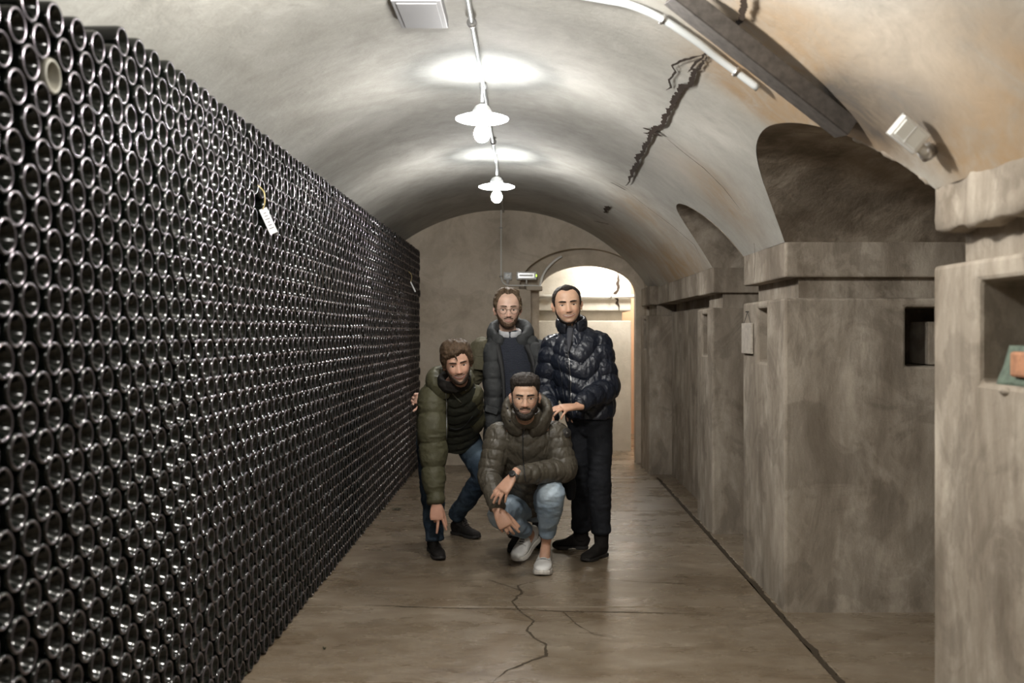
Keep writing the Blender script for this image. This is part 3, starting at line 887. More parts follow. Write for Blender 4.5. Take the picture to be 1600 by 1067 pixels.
def join(geos):
    V_, F_, o = [], [], 0
    for v, f in geos:
        V_.append(np.asarray(v)); F_ += [tuple(i+o for i in q) for q in f]; o += len(v)
    return np.vstack(V_), F_
def remesh(geos, voxel=0.005, smooth=2, sm=0.5):
    v, f = join(geos)
    me = bpy.data.meshes.new('t'); me.from_pydata(v.tolist(), [], f); me.update()
    bm = bmesh.new(); bm.from_mesh(me); bmesh.ops.remove_doubles(bm, verts=bm.verts, dist=1e-6); bmesh.ops.recalc_face_normals(bm, faces=bm.faces); bm.to_mesh(me); bm.free()
    o = bpy.data.objects.new('t', me); COL.objects.link(o)
    r = o.modifiers.new('r', 'REMESH'); r.mode = 'VOXEL'; r.voxel_size = voxel; r.adaptivity = 0
    if smooth:
        s_ = o.modifiers.new('s', 'SMOOTH'); s_.factor = sm; s_.iterations = smooth
    dg = bpy.context.evaluated_depsgraph_get()
    out = bpy.data.meshes.new_from_object(o.evaluated_get(dg))
    bpy.data.objects.remove(o); bpy.data.meshes.remove(me)
    return out
def mesh_np(me):
    P = np.empty(len(me.vertices)*3); me.vertices.foreach_get('co', P)
    Nn = np.empty(len(me.vertices)*3); me.vertices.foreach_get('normal', Nn)
    return P.reshape(-1, 3), Nn.reshape(-1, 3)
def put(me, name, mat, parent, disp=None, label=None):
    """link a finished world-space mesh as a part"""
    P, Nn = mesh_np(me)
    if disp is not None: P = P + Nn*disp(P, Nn)[:, None]
    off = np.array(parent_origin(parent))
    me.vertices.foreach_set('co', (P-off).ravel()); me.update()
    me.materials.clear(); me.materials.append(mat); me.shade_smooth(); me.name = name
    o = bpy.data.objects.new(name, me); COL.objects.link(o); o.parent = parent
    if label: o['label'] = label
    return o
def folds(P, amp, s, st):
    q = P*np.array(st, float); w_ = np.stack([vnoise(q+11, s*0.6), vnoise(q+17, s*0.6), vnoise(q+23, s*0.6)], 1)*0.06
    a = 1-np.abs(vnoise(q+w_, s))*2.2; b = 1-np.abs(vnoise(q+w_+7, s*2.1))*2.2
    return amp*(0.65*a + 0.35*b)
def wr(amp, s1, stretch=(1,1,1), amp2=0.0, s2=30):
    st = np.array(stretch, float)
    def g(P, Nn):
        a = vnoise(P*st+5, s1); b = 1-np.abs(vnoise(P*st+9, s1*1.7))*2
        r = amp*(0.5*a + 0.5*b)
        if amp2: r = r + amp2*vnoise(P, s2)
        return r
    return g
def lerp(a, b, t): return np.asarray(a)*(1-t) + np.asarray(b)*t
def g1(x, s): return np.exp(-(x/s)**2)
def sst(x, a, b):
    t = np.clip((x-a)/(b-a), 0, 1); return t*t*(3-2*t)

# ---------------------------------------------------------------- head
class Head:
    """local frame: +z up, -y the way the face looks; eyes at z=0, chin -.118, crown +.118"""
    def __init__(s, loc, rot, scale=1.0, width=1.0, jaw=1.0, smile=0.0, brow=0.0, nose=1.0, long=1.0):
        s.M = Matrix.Translation(Vector(loc)) @ Euler(rot, 'XYZ').to_matrix().to_4x4() @ Matrix.Diagonal((scale*width, scale, scale*long, 1))
        s.Mn = np.array(s.M); s.k = scale
        s.jaw, s.smile, s.nose = jaw, smile, nose
    def local(s, u, v):
        """u azimuth (0 = front), v latitude"""
        su, cu, sv, cv = np.sin(u), np.cos(u), np.sin(v), np.cos(v)
        z = 0.118*sv
        zt = np.array([-.118,-.1165,-.112,-.104,-.090,-.070,-.045,-.020,.005,.030,.055,.075,.092,.105,.1135,.1170,.118])
        wt = np.array([0,.016,.027,.036,.0465,.0560,.0630,.0675,.0705,.0735,.0730,.0690,.0600,.0480,.0330,.0170,0])
        ft = np.array([0,.052,.070,.080,.086,.0885,.090,.0905,.0915,.0925,.091,.085,.073,.057,.039,.021,0])
        bt = np.array([0,.006,.014,.022,.034,.052,.070,.084,.094,.100,.100,.094,.082,.066,.046,.026,0])
        wt = wt*np.where(zt < -0.02, 1-(1-s.jaw)*0.35, 1)
        wx, dfy, dby = (np.interp(z, zt, q) for q in (wt, ft, bt))
        front = cu > 0
        sx = np.sign(su)*np.abs(su)**0.88
        x = wx*sx
        y = np.where(front, -dfy*np.abs(cu)**0.84, dby*np.abs(cu)**0.92)
        fr = sst(cu, 0.05, 0.5)
        ax = np.abs(x)
        dy = np.zeros_like(x)
        dy -= 0.0070*g1(z-0.022, 0.009)*g1(ax-0.028, 0.022)                       # brow
        dy += 0.0135*g1(z-0.003, 0.0125)*g1(ax-0.030, 0.0165)                      # socket
        dy -= 0.0060*g1(z-0.000, 0.0085)*g1(ax-0.032, 0.0125)                       # eyeball
        t = np.clip((0.012-z)/0.052, 0, 1)
        ridge = s.nose*(0.006+0.017*t**1.2)*sst(-z, 0.054 if False else -0.022, 0.0)*(1-sst(-z, 0.043, 0.053))
        dy -= ridge*g1(x, 0.0085+0.005*t)
        dy -= 0.0065*g1(z+0.040, 0.0075)*g1(ax-0.0135, 0.0065)                      # wings
        k = s.smile*8.5
        zm = -0.0685 + k*x*x
        dy -= (0.0045*g1(z-zm-0.0065, 0.0050) + 0.0055*g1(z-zm+0.0075, 0.0058))*g1(ax, 0.023)
        dy += 0.0042*g1(z-zm, 0.0026)*g1(ax, 0.024)
        dy += 0.004*g1(z+0.088, 0.007)*g1(ax, 0.02)
        dy -= 0.009*g1(z+0.108, 0.016)*g1(ax, 0.026)                                # chin
        dy -= 0.004*(1+1.2*s.smile)*g1(z+0.034, 0.018)*g1(ax-0.043, 0.017)          # cheek
        dy += 0.0035*(0.4+s.smile)*g1(ax-0.030-(-z-0.045)*0.45, 0.005)*g1(z+0.058, 0.018)  # fold
        dy += 0.003*g1(ax-0.058, 0.012)*g1(z+0.03, 0.03)
        return np.stack([x, y + dy*fr, z], -1)
    def world(s, P):
        P = np.asarray(P, float).reshape(-1, 3)
        return P @ s.Mn[:3, :3].T + s.Mn[:3, 3]
    def geo(s, nu=110, nv=84):
        u = np.linspace(-math.pi, math.pi, nu, endpoint=False); v = np.linspace(-math.pi/2, math.pi/2, nv)
        U, V_ = np.meshgrid(u, v)
        P = s.local(U.ravel(), V_.ravel())
        f = []
        for i in range(nv-1):
            for k in range(nu):
                k2 = (k+1) % nu; f.append((i*nu+k, i*nu+k2, (i+1)*nu+k2, (i+1)*nu+k))
        return s.world(P), f
    def ears(s):
        out = []
        for sg in (-1, 1):
            pts = []
            Rm = Euler((0.12, 0, sg*0.42)).to_matrix()
            a, f = ellipsoid((0,0,0), (0.0065, 0.019, 0.032), None, 16)
            a = np.array(a); a[:, 1] *= np.where(a[:, 2] < 0, 0.72, 1.0)
            rim = ((a[:, 1]/0.019)**2 + (a[:, 2]/0.032)**2)
            a[:, 0] += sg*0.006*sst(rim, 0.45, 0.95)
            a = a @ np.array(Rm).T + np.array([sg*0.0765, 0.012, -0.010])
            out.append((s.world(a), f))
        return out
    def neck(s, to, r=0.056, r2=0.062):
        a = s.world([(0, 0.022, -0.045)])[0]; b = s.world([(0, 0.026, -0.105)])[0]; to = np.asarray(to, float)
        return loft([(*a, 0.050, 0.055), (*b, r, r), (*lerp(b, to, 0.6), r, r), (*to, r2*1.25, r2)], side=tuple(s.Mn[:3, 0]/np.linalg.norm(s.Mn[:3, 0])), step=0.01)
    def patch(s, name, mask, thick, mat, parent, ur=(-math.pi, math.pi), vr=(-1.5, 1.5), nu=120, nv=90, inset=-0.002, edge=0.004, nz=0.0, nzs=(60, 60, 60), label=None, center=None):
        """thin shell standing on the head surface where mask(u,v,P) > 0"""
        u = np.linspace(ur[0], ur[1], nu); v = np.linspace(vr[0], vr[1], nv)
        U, V_ = np.meshgrid(u, v); U = U.ravel(); V_ = V_.ravel()
        P = s.local(U, V_)
        m = mask(U, V_, P)
        c = np.array([0, 0.01, 0.0]) if center is None else np.array(center)
        e = 1e-3
        du = s.local(U+e, V_) - P; dv = s.local(U, V_+e) - P
        n = np.cross(du, dv); ln = np.linalg.norm(n, axis=1)[:, None]; rad = P-c; rad /= np.linalg.norm(rad, axis=1)[:, None]
        n = np.where(ln > 1e-12, n/np.maximum(ln, 1e-12), rad)
        n = np.where((n*rad).sum(1)[:, None] < 0, -n, n)
        n = n*0.5 + rad*0.5; n /= np.linalg.norm(n, axis=1)[:, None]
        th = thick(U, V_, P) if callable(thick) else thick
        d = inset + (th-inset)*sst(m, 0, edge)
        if nz: d = d + nz*vnoise(P*np.array(nzs), 1.0)*sst(m, 0, edge)
        Q = P + n*d[:, None]
        keep = m > -0.0015
        kk = keep.reshape(nv, nu)
        f = []
        idx = -np.ones(nu*nv, int); used = []
        for i in range(nv-1):
            for k in range(nu-1):
                if kk[i, k] and kk[i, k+1] and kk[i+1, k] and kk[i+1, k+1]:
                    q = (i*nu+k, i*nu+k+1, (i+1)*nu+k+1, (i+1)*nu+k)
                    f.append(q)
        if not f: return None
        us = sorted({i for q in f for i in q}); mp = {a: b for b, a in enumerate(us)}
        o = mesh_obj(name, s.world(Q[us]), [tuple(mp[i] for i in q) for q in f], mat, parent, smooth=True)
        if label: o['label'] = label
        return o

def skin_mat(name, base, stub=None):
    m, nt, p = new_mat(name)
    v = mapping(nt)
    c = ramp(nt, noise(nt, v, 30, 4), [(0.3, tuple(x*0.90 for x in base)), (0.7, tuple(min(1, x*1.08) for x in base))])
    a = N(nt, 'ShaderNodeAttribute', attribute_name='red'); c = mixc(nt, a.outputs['Fac'], c, (base[0]*0.92, base[1]*0.62, base[2]*0.60))
    a = N(nt, 'ShaderNodeAttribute', attribute_name='stubble'); c = mixc(nt, a.outputs['Fac'], c, (0.075, 0.052, 0.040))
    nt.links.new(c, p.inputs['Base Color'])
    p.inputs['Roughness'].default_value = 0.46
    p.inputs['Subsurface Weight'].default_value = 0.10; p.inputs['Subsurface Radius'].default_value = (0.012, 0.005, 0.003); p.inputs['Subsurface Scale'].default_value = 1.0
    nt.links.new(bump(nt, noise(nt, v, 220, 3), 0.15, 0.001), p.inputs['Normal'])
    return m
def hair_mat(name, col, hi):
    m, nt, p = new_mat(name)
    v = mapping(nt, (1, 1, 0.25))
    n_ = noise(nt, v, 190, 4, 0.7)
    nt.links.new(ramp(nt, n_, [(0.35, col), (0.62, hi)]), p.inputs['Base Color'])
    p.inputs['Roughness'].default_value = 0.6; p.inputs['Specular IOR Level'].default_value = 0.2
    nt.links.new(bump(nt, n_, 0.9, 0.003), p.inputs['Normal'])
    return m
EYEW = simple('eye_white', (0.62,0.58,0.55), 0.25)
IRIS = simple('iris_brown', (0.03,0.018,0.012), 0.12)
LASH = simple('lash_dark', (0.02,0.014,0.012), 0.7)
TONGUE = simple('grey_tongue', (0.17,0.165,0.16), 0.7)
TEETH = simple('teeth', (0.72,0.68,0.60), 0.3)

MOUTH = simple('mouth_dark', (0.10,0.03,0.025), 0.5)
def face(h, root, P):
    """eyes, brows, lips, beard, hair as children of root; P holds the options"""
    P.setdefault('mouth_mat', MOUTH)
    sm = h.smile
    for sg in (-1, 1):
        ur = (0.0, 1.1) if sg > 0 else (-1.1, 0.0)
        op = P.get('eye_open', 0.0050)
        def eye(u, v, Q, sg=sg):
            x = sg*Q[:, 0]-0.0315; return (1-np.sqrt((x/0.0140)**2 + ((Q[:, 2]-0.0002-0.06*x)/op)**2))*op
        e = h.patch('eye', eye, 0.0004, EYEW, root, ur, (-0.35, 0.35), 130, 90, inset=-0.0002, edge=0.001)
        gx = P.get('gaze', 0.0)
        def iris(u, v, Q, sg=sg):
            x = Q[:, 0]-sg*0.0310-gx; return np.minimum((1-np.sqrt((x/0.0058)**2 + ((Q[:, 2]-0.0006)/0.0060)**2))*0.006, eye(u, v, Q, sg)-0.0002)
        h.patch('iris', iris, 0.0009, IRIS, root, ur, (-0.3, 0.3), 150, 110, inset=0.0003, edge=0.001)
        def lash(u, v, Q, sg=sg):
            x = sg*Q[:, 0]-0.0315; zc = op*1.05*np.sqrt(np.clip(1-(x/0.0162)**2, 0, 1)) + 0.0006 + 0.06*x
            return np.where(np.abs(x) < 0.0158, 0.0013-np.abs(Q[:, 2]-zc), -1)
        h.patch('eyelid', lash, 0.0016, LASH, root, ur, (-0.35, 0.35), 150, 110, inset=0.0, edge=0.0008)
        bz, bt = P.get('brow_z', 0.0185), P.get('brow_t', 0.0042)
        def brow(u, v, Q, sg=sg):
            x = sg*Q[:, 0]; zc = bz + 0.0035*np.sin(np.clip((x-0.012)/0.040, 0, 1)*math.pi*0.75) + P.get('brow_s', 0.0)*(x-0.03)
            th = bt*np.clip(1.15-((x-0.026)/0.026)**2, 0, 1)
            return np.where((x > 0.010) & (x < 0.052), th-np.abs(Q[:, 2]-zc), -1)
        h.patch('eyebrow', brow, 0.0028, P['brow'], root, ur, (-0.1, 0.5), 120, 80, inset=-0.0005, edge=0.002, nz=0.0010, nzs=(300, 300, 120))
    k = sm*8.5
    def lips(u, v, Q):
        x = Q[:, 0]; zm = -0.0685 + k*x*x; w_ = 0.025+0.007*sm
        t = np.clip(1-(x/w_)**2, 0, 1)
        d = Q[:, 2]-zm
        up = 0.0075*t - 0.0015*g1(x, 0.004); lo = 0.0105*np.sqrt(t)
        return np.where(np.abs(x) < w_, np.minimum(up-d, lo+d)*1.0, -1)
    h.patch('lips', lips, 0.0008, P['lip'], root, (-0.6, 0.6), (-1.0, -0.25), 110, 90, inset=-0.0004, edge=0.0015)
    def line(u, v, Q):
        x = Q[:, 0]; zm = -0.0685 + k*x*x; w_ = 0.025+0.007*sm
        return np.where(np.abs(x) < w_, 0.0010-np.abs(Q[:, 2]-zm), -1)
    if sm > 0.5:
        def gap(u, v, Q):
            x = Q[:, 0]; zm = -0.0695 + k*x*x; return (1-np.sqrt((x/0.0285)**2 + ((Q[:, 2]-zm)/0.0064)**2))*0.004
        h.patch('mouth', gap, 0.0010, P['mouth_mat'], root, (-0.6, 0.6), (-0.9, -0.3), 120, 90, inset=0.0003, edge=0.001)
        def teeth(u, v, Q):
            x = Q[:, 0]; zm = -0.0690 + k*x*x; return (1-np.sqrt((x/0.0240)**2 + ((Q[:, 2]-zm-0.0008)/0.0046)**2))*0.004
        h.patch('teeth', teeth, 0.0016, TEETH, root, (-0.6, 0.6), (-0.9, -0.3), 120, 90, inset=0.0004, edge=0.001)
    else:
        h.patch('mouth_line', line, 0.0014, LASH, root, (-0.6, 0.6), (-1.0, -0.25), 110, 110, inset=0.0005, edge=0.0006)
    for sg in (-1, 1):
        def nos(u, v, Q, sg=sg):
            return (1-np.sqrt(((Q[:, 0]-sg*0.0075)/0.0042)**2 + ((Q[:, 2]+0.0475)/0.0022)**2))*0.003
        h.patch('nostril', nos, 0.0006, LASH, root, (-0.5, 0.5), (-0.7, -0.2), 140, 110, inset=0.0002, edge=0.001)
    if P.get('beard'):
        zt = P['beard_line']; bt = P['beard_t']
        def beard(u, v, Q):
            au = np.abs(u); x = Q[:, 0]; z = Q[:, 2]; zm = -0.0685 + k*x*x
            top = np.interp(au, [p[0] for p in zt], [p[1] for p in zt])
            m1 = top - z
            w_ = 0.027+0.007*sm
            lipd = np.sqrt((x/w_)**2 + ((z-zm+0.0018)/0.0115)**2)-1
            m1 = np.minimum(m1, lipd*0.012)
            must = np.minimum(0.0062*P.get('must', 1.0)+0.0010*(np.abs(x) > 0.01) - np.abs(z-(zm+0.0145+0.002*sm)-0.0*x - (-(0.15+0.35*sm)*np.maximum(np.abs(x)-0.008, 0))), 0.031-np.abs(x))
            m = np.maximum(m1, must)
            return np.minimum(m, (1.52-au)*0.07)
        h.patch('beard', beard, lambda u, v, Q: bt*(0.45+0.55*sst(-Q[:, 2], 0.03, 0.10))*(1-0.4*sst(np.abs(u), 0.9, 1.4)), P['beard'], root, (-1.6, 1.6), (-1.45, 0.25), 200, 130, inset=-0.003, edge=0.007, nz=P.get('beard_nz', 0.0012), nzs=(260, 260, 140))
    hl = P['hairline']
    part = P.get('part', 0.0)
    def hair(u, v, Q):
        au = np.abs(u); zl = np.interp(u if P.get('asym') else au, [p[0] for p in hl], [p[1] for p in hl])
        zl = zl + P.get('line_nz', 0.002)*vnoise(np.stack([u*14, u*0+3, u*0], 1), 1.0)
        return Q[:, 2]-zl
    tt = P['hair_t']
    def ht(u, v, Q): return tt(u, v, Q)
    o = h.patch('hair', hair, ht, P['hair'], root, (-math.pi, math.pi), (-0.9, 1.5707), 240, 130, inset=-0.003, edge=P.get('hair_edge', 0.012), nz=P.get('hair_nz', 0.003), nzs=P.get('hair_nzs', (90, 45, 90)))
    return o

def body_attrs(o, h, stub, red=1.0):
    """reddish cheeks, nose, ears, knuckles and stubble as colour of the skin"""
    me = o.data
    P, _ = mesh_np(me); P = P + np.array(parent_origin(o.parent))
    Li = np.linalg.inv(h.Mn); Q = P @ Li[:3, :3].T + Li[:3, 3]
    ax, z, y = np.abs(Q[:, 0]), Q[:, 2], Q[:, 1]
    inh = (np.abs(z) < 0.15) & (ax < 0.12) & (np.abs(y) < 0.14)
    r = 0.35*g1(ax-0.045, 0.018)*g1(z+0.035, 0.02) + 0.45*g1(ax, 0.014)*g1(z+0.040, 0.014) + 0.4*sst(ax, 0.074, 0.08)
    r = r*inh*red + (~inh)*0.25
    au = np.arctan2(Q[:, 0], -Q[:, 1])
    s_ = stub(np.abs(au), Q)*inh if stub else r*0
    for nm, v in (('red', r), ('stubble', s_)): set_attr(me, nm, np.clip(v, 0, 1))

# ---------------------------------------------------------------- hands
def hand(wrist, d, nrm, thumb, curl=(0.3,0.35,0.4,0.45), splay=None, tcurl=0.3, k=1.0, tout=0.75, per=None, gap=0.0205):
    """wrist point, pointing direction, back-of-hand normal, thumb side (+1/-1 along nrm x d)"""
    d = np.asarray(d, float); d /= np.linalg.norm(d); nrm = np.asarray(nrm, float); nrm -= d*np.dot(nrm, d); nrm /= np.linalg.norm(nrm)
    s = np.cross(nrm, d)*thumb                 # towards the thumb
    w = np.asarray(wrist, float)
    at = lambda a, b, c: w + (d*a + s*b + nrm*c)*k
    G = []
    G.append(loft([(*at(-0.045,0,0), 0.026*k, 0.020*k), (*at(0.0,0,0), 0.027*k, 0.0185*k), (*at(0.035,0,0.001), 0.036*k, 0.0155*k), (*at(0.07,0,0.001), 0.0405*k, 0.0135*k), (*at(0.092,0,0), 0.0395*k, 0.0115*k)], side=s, step=0.005, n=24, sq=2.4))
    sp = splay if splay is not None else (0.10, 0.03, -0.04, -0.12)
    base = [1.45, 0.5, -0.5, -1.5]; Ls = [0.072, 0.080, 0.074, 0.058]; R0 = [0.0095, 0.0098, 0.0092, 0.0082]; bx = [0.088, 0.093, 0.089, 0.080]
    for i in range(4):
        b = base[i]*gap
        p = at(bx[i]-0.012, b*0.95, 0.0)
        c = per[i] if per else (curl[i], curl[i], curl[i]*0.8)
        dirv = d*math.cos(sp[i]) + s*math.sin(sp[i])
        rows = [(*p, R0[i]*k, R0[i]*k)]
        a = 0
        for j, fr in enumerate((0.47, 0.29, 0.24)):
            a += c[j]
            dv = dirv*math.cos(a) - nrm*math.sin(a)
            L = Ls[i]*fr*k
            r = R0[i]*(0.96, 0.90, 0.80)[j]*k
            if j == 0: L += 0.012*k
            rows.append((*(p+dv*L*0.5), r*0.95, r*0.92)); p = p + dv*L; rows.append((*p, r*1.0, r*0.98))
        G.append(loft(rows, side=s, step=0.004, n=14, cap=0.9))
    p = at(0.018, 0.022, -0.006)
    dv = d*math.cos(tout) + s*math.sin(tout) - nrm*0.25; dv /= np.linalg.norm(dv)
    rows = [(*p, 0.014*k, 0.013*k)]
    p1 = p + dv*0.040*k; rows.append((*p1, 0.0125*k, 0.012*k))
    dv2 = dv*math.cos(tcurl) + d*math.sin(tcurl); p2 = p1 + dv2*0.032*k; rows.append((*p2, 0.0105*k, 0.0100*k))
    dv3 = dv2*math.cos(tcurl*0.6) + d*math.sin(tcurl*0.6); p3 = p2 + dv3*0.026*k; rows.append((*p3, 0.0088*k, 0.0080*k))
    G.append(loft(rows, side=nrm, step=0.004, n=14, cap=0.9))
    return G

# ---------------------------------------------------------------- shoes
def shoe(root, toe, heel, style, mat, solemat, name, shaft_dir=(0,0,1), shaft=None, lift=0.0, label=None, lace=None, width=1.0):
    """toe and heel: points under the sole"""
    toe = np.asarray(toe, float); heel = np.asarray(heel, float)
    d = toe-heel; L = np.linalg.norm(d); d /= L
    up = np.array([0,0,1.]); up = up - d*np.dot(up, d); up /= np.linalg.norm(up)
    s = np.cross(d, up)
    at = lambda a, b, c: heel + d*a*L + s*b + up*c
    # sole outline
    prof = [(0.0, 0.012), (0.02, 0.026), (0.10, 0.033), (0.30, 0.031), (0.45, 0.034), (0.65, 0.045), (0.80, 0.046), (0.92, 0.036), (0.985, 0.018), (1.0, 0.006)]
    A = np.linspace(0, 1, 36); Wd = np.interp(A, [p[0] for p in prof], [p[1] for p in prof])*width
    th = 0.030 if style == 'sneaker' else 0.022
    v, f = [], []
    ring = [(a, w_) for a, w_ in zip(A, Wd)] + [(a, -w_) for a, w_ in zip(A[::-1], Wd[::-1])]
    def hz(a): # toe spring and heel block
        return 0.0
    layers = [(0.0, 0.93), (0.004, 1.0), (th*0.55, 1.02), (th, 1.0)]
    for h_, sc_ in layers:
        for a, w_ in ring:
            lo = h_
            if style != 'sneaker' and h_ < 0.01 and 0.34 < a < 0.55: lo = h_+0.010
            ts = 0.010*max(0, (a-0.8)/0.2)**2
            v.append(at(0.5+(a-0.5)*sc_, w_*sc_, lo+ts))
    n = len(ring)
    for j in range(len(layers)-1):
        for k in range(n):
            k2 = (k+1) % n; f.append((j*n+k, j*n+k2, (j+1)*n+k2, (j+1)*n+k))
    f.append(tuple(range(n))[::-1]); f.append(tuple((len(layers)-1)*n+k for k in range(n)))
    mesh_obj('sole', np.array(v), f, solemat, root, smooth=False)
    # upper
    hs = [(0.01, 0.055), (0.10, 0.095), (0.28, 0.100), (0.42, 0.088), (0.58, 0.064), (0.75, 0.046), (0.9, 0.036), (0.975, 0.020)] if style == 'sneaker' else \
         [(0.01, 0.060), (0.10, 0.080), (0.28, 0.088), (0.42, 0.078), (0.58, 0.054), (0.75, 0.042), (0.9, 0.034), (0.975, 0.020)]
    rows = []
    for a, h_ in hs:
        w_ = np.interp(a, [p[0] for p in prof], [p[1] for p in prof])*width*1.0
        rows.append((*at(a, 0, th*0.8 + h_*0.42), max(w_*0.97, 0.012), h_*0.58))
    G = [loft(rows, side=s, step=0.006, n=28, sq=2.3, cap=0.6)]
    if shaft:
        a0 = at(0.20, 0, th+0.045); sd = np.asarray(shaft_dir, float); sd /= np.linalg.norm(sd)
        G.append(loft([(*a0, 0.040*width, 0.052), (*(a0+sd*shaft*0.5), 0.046, 0.050), (*(a0+sd*shaft), 0.050, 0.052)], side=s, step=0.008, cap=0.2))
    me = remesh(G, 0.004, 2)
    zmin = 0
    o = put(me, name, mat, root, wr(0.0012, 40), label)
    if lace is not None:
        bv = BVHTree.FromPolygons([tuple(v_.co) for v_ in o.data.vertices], [tuple(p.vertices) for p in o.data.polygons])
        po = np.array(parent_origin(root))
        def top(a, b, lift=0.0):
            q = at(a, b, 0.30) - po
            hit = bv.ray_cast(Vector(q), Vector(-up))
            return (np.array(hit[0]) if hit[0] is not None else at(a, b, 0.07)-po) + po + up*lift
        if style == 'sneaker':
            v, f = [], []
            na, nb = 14, 7
            for i in range(na):
                a = 0.36 + 0.30*i/(na-1); hw_ = 0.016 + 0.005*(1-i/(na-1))
                for k in range(nb): v.append(top(a, (k/(nb-1)*2-1)*hw_, 0.0012))
            for i in range(na-1):
                for k in range(nb-1): f.append((i*nb+k, i*nb+k+1, (i+1)*nb+k+1, (i+1)*nb+k))
            mesh_obj('tongue', v, f, TONGUE, root, smooth=True)
            # toe cap seam and side line
            for sg in (-1, 1):
                pts = [top(0.66+0.0*k, sg*0.008*k, 0.0008) for k in range(0, 6)]
                vv, ff = tube_geo(pts, 0.0012, 5); mesh_obj('seam', vv, ff, TONGUE, root, smooth=True)
        lw = 0.0036 if style == 'sneaker' else 0.0026
        for i in range(5):
            a = 0.39 + i*0.060
            pts = smooth_path([top(a, -0.021, 0.000), top(a+0.010, -0.010, 0.004), top(a+0.016, 0, 0.005), top(a+0.010, 0.010, 0.004), top(a, 0.021, 0.000)], 3)
            vv, ff = tube_geo(pts, lw, 6); mesh_obj('lace', vv, ff, lace, root, smooth=True)
        for sg in (-1, 1):
            pts = smooth_path([top(0.40, 0, 0.006), top(0.44, sg*0.016, 0.014), top(0.52, sg*0.026, 0.008), top(0.48, sg*0.010, 0.006), top(0.55, sg*0.018, 0.004)], 5)
            vv, ff = tube_geo(pts, lw*0.75, 6); mesh_obj('lace', vv, ff, lace, root, smooth=True)
        # stitched panels
        for a in (0.18, 0.62):
            pass
    return o

# ---------------------------------------------------------------- cloth materials
def cloth(name, col, rough=0.7, spec=0.3, coat=0.0, coat_r=0.3, nscale=60, nb=0.25, dist=0.003, var=0.15, stretch=(1,1,1), wrinkle=0.0, wscale=22, sheen=0.0):
    m, nt, p = new_mat(name)
    v = mapping(nt, stretch)
    f = noise(nt, v, 12, 5, 0.6)
    nt.links.new(ramp(nt, f, [(0.3, tuple(x*(1-var) for x in col)), (0.7, tuple(x*(1+var) for x in col))]), p.inputs['Base Color'])
    p.inputs['Roughness'].default_value = rough; p.inputs['Specular IOR Level'].default_value = spec
    p.inputs['Coat Weight'].default_value = coat; p.inputs['Coat Roughness'].default_value = coat_r
    p.inputs['Sheen Weight'].default_value = sheen
    b = bump(nt, noise(nt, v, nscale*4, 3), nb, dist*0.4)
    if wrinkle:
        b = bump(nt, noise(nt, v, wscale, 5, 0.6, 1.2), wrinkle, 0.012, b)
    nt.links.new(b, p.inputs['Normal'])
    return m
def denim(name, base, fade_lit):
    m, nt, p = new_mat(name)
    v = mapping(nt)
    f = noise(nt, v, 7, 6, 0.6)
    c = ramp(nt, f, [(0.35, base), (0.7, tuple(lerp(base, fade_lit, 0.45)))])
    a = N(nt, 'ShaderNodeAttribute', attribute_name='fade_lit')
    c = mixc(nt, a.outputs['Fac'], c, fade_lit)
    tw = N(nt, 'ShaderNodeTexWave'); tw.inputs['Scale'].default_value = 260; tw.inputs['Distortion'].default_value = 2; nt.links.new(v, tw.inputs[0])
    c = mixc(nt, mathn(nt, 'MULTIPLY', tw.outputs['Fac'], 0.12), c, fade_lit)
    nt.links.new(c, p.inputs['Base Color']); p.inputs['Roughness'].default_value = 0.85; p.inputs['Specular IOR Level'].default_value = 0.15
    nt.links.new(bump(nt, noise(nt, v, 26, 5, 0.6, 1.0), 0.5, 0.008), p.inputs['Normal'])
    return m
def puff_mesh(me, seams, width=0.010, depth=0.012, bulge=0.0):
    """pull the surface in along seam surfaces: seams(P) gives a phase, integer at each seam"""
    P, Nn = mesh_np(me)
    ph = seams(P); k = np.abs(ph-np.round(ph))*2           # 0 at seam, 1 in the middle
    d = depth*(np.sqrt(np.clip(k, 0, 1)) - 1) + bulge
    P = P + Nn*d[:, None]; me.vertices.foreach_set('co', P.ravel()); me.update()
    return me
# ================================================================ the four men
from mathutils.bvhtree import BVHTree
def arr(p): return p if isinstance(p, np.ndarray) else np.array(W(*p))
def rows(*r):
    """each row: (px, py, Y, half width, half depth)"""
    return [(*W(a, b, c), d, e) for a, b, c, d, e in r]
def limb(pts, radii, side=(1,0,0), **kw):
    return loft([(*arr(p), r if not hasattr(r, '__len__') else r[0], r if not hasattr(r, '__len__') else r[1]) for p, r in zip(pts, radii)], side=side, **kw)
def mid(a, b, t=0.5): return lerp(arr(a), arr(b), t)
def on(objs, px, py, off=0.002):
    """point on the clothes seen at a pixel, lifted along the surface normal"""
    best = None
    for o in objs:
        if o.name not in _bvh:
            P, _ = mesh_np(o.data); P = P + np.array(parent_origin(o.parent))
            _bvh[o.name] = BVHTree.FromPolygons(P.tolist(), [tuple(p.vertices) for p in o.data.polygons])
        d = Vector(W(px, py, 5.0)) - Vector((0,0,CAMH)); d.normalize()
        hit = _bvh[o.name].ray_cast(Vector((0,0,CAMH)), d)
        if hit[0] is not None and (best is None or hit[3] < best[2]): best = (hit[0], hit[1], hit[3])
    if best is None: return None
    n = best[1] if best[1].dot(Vector((0,0,CAMH))-best[0]) > 0 else -best[1]
    return np.array(best[0] + n*off), np.array(n)
_bvh = {}
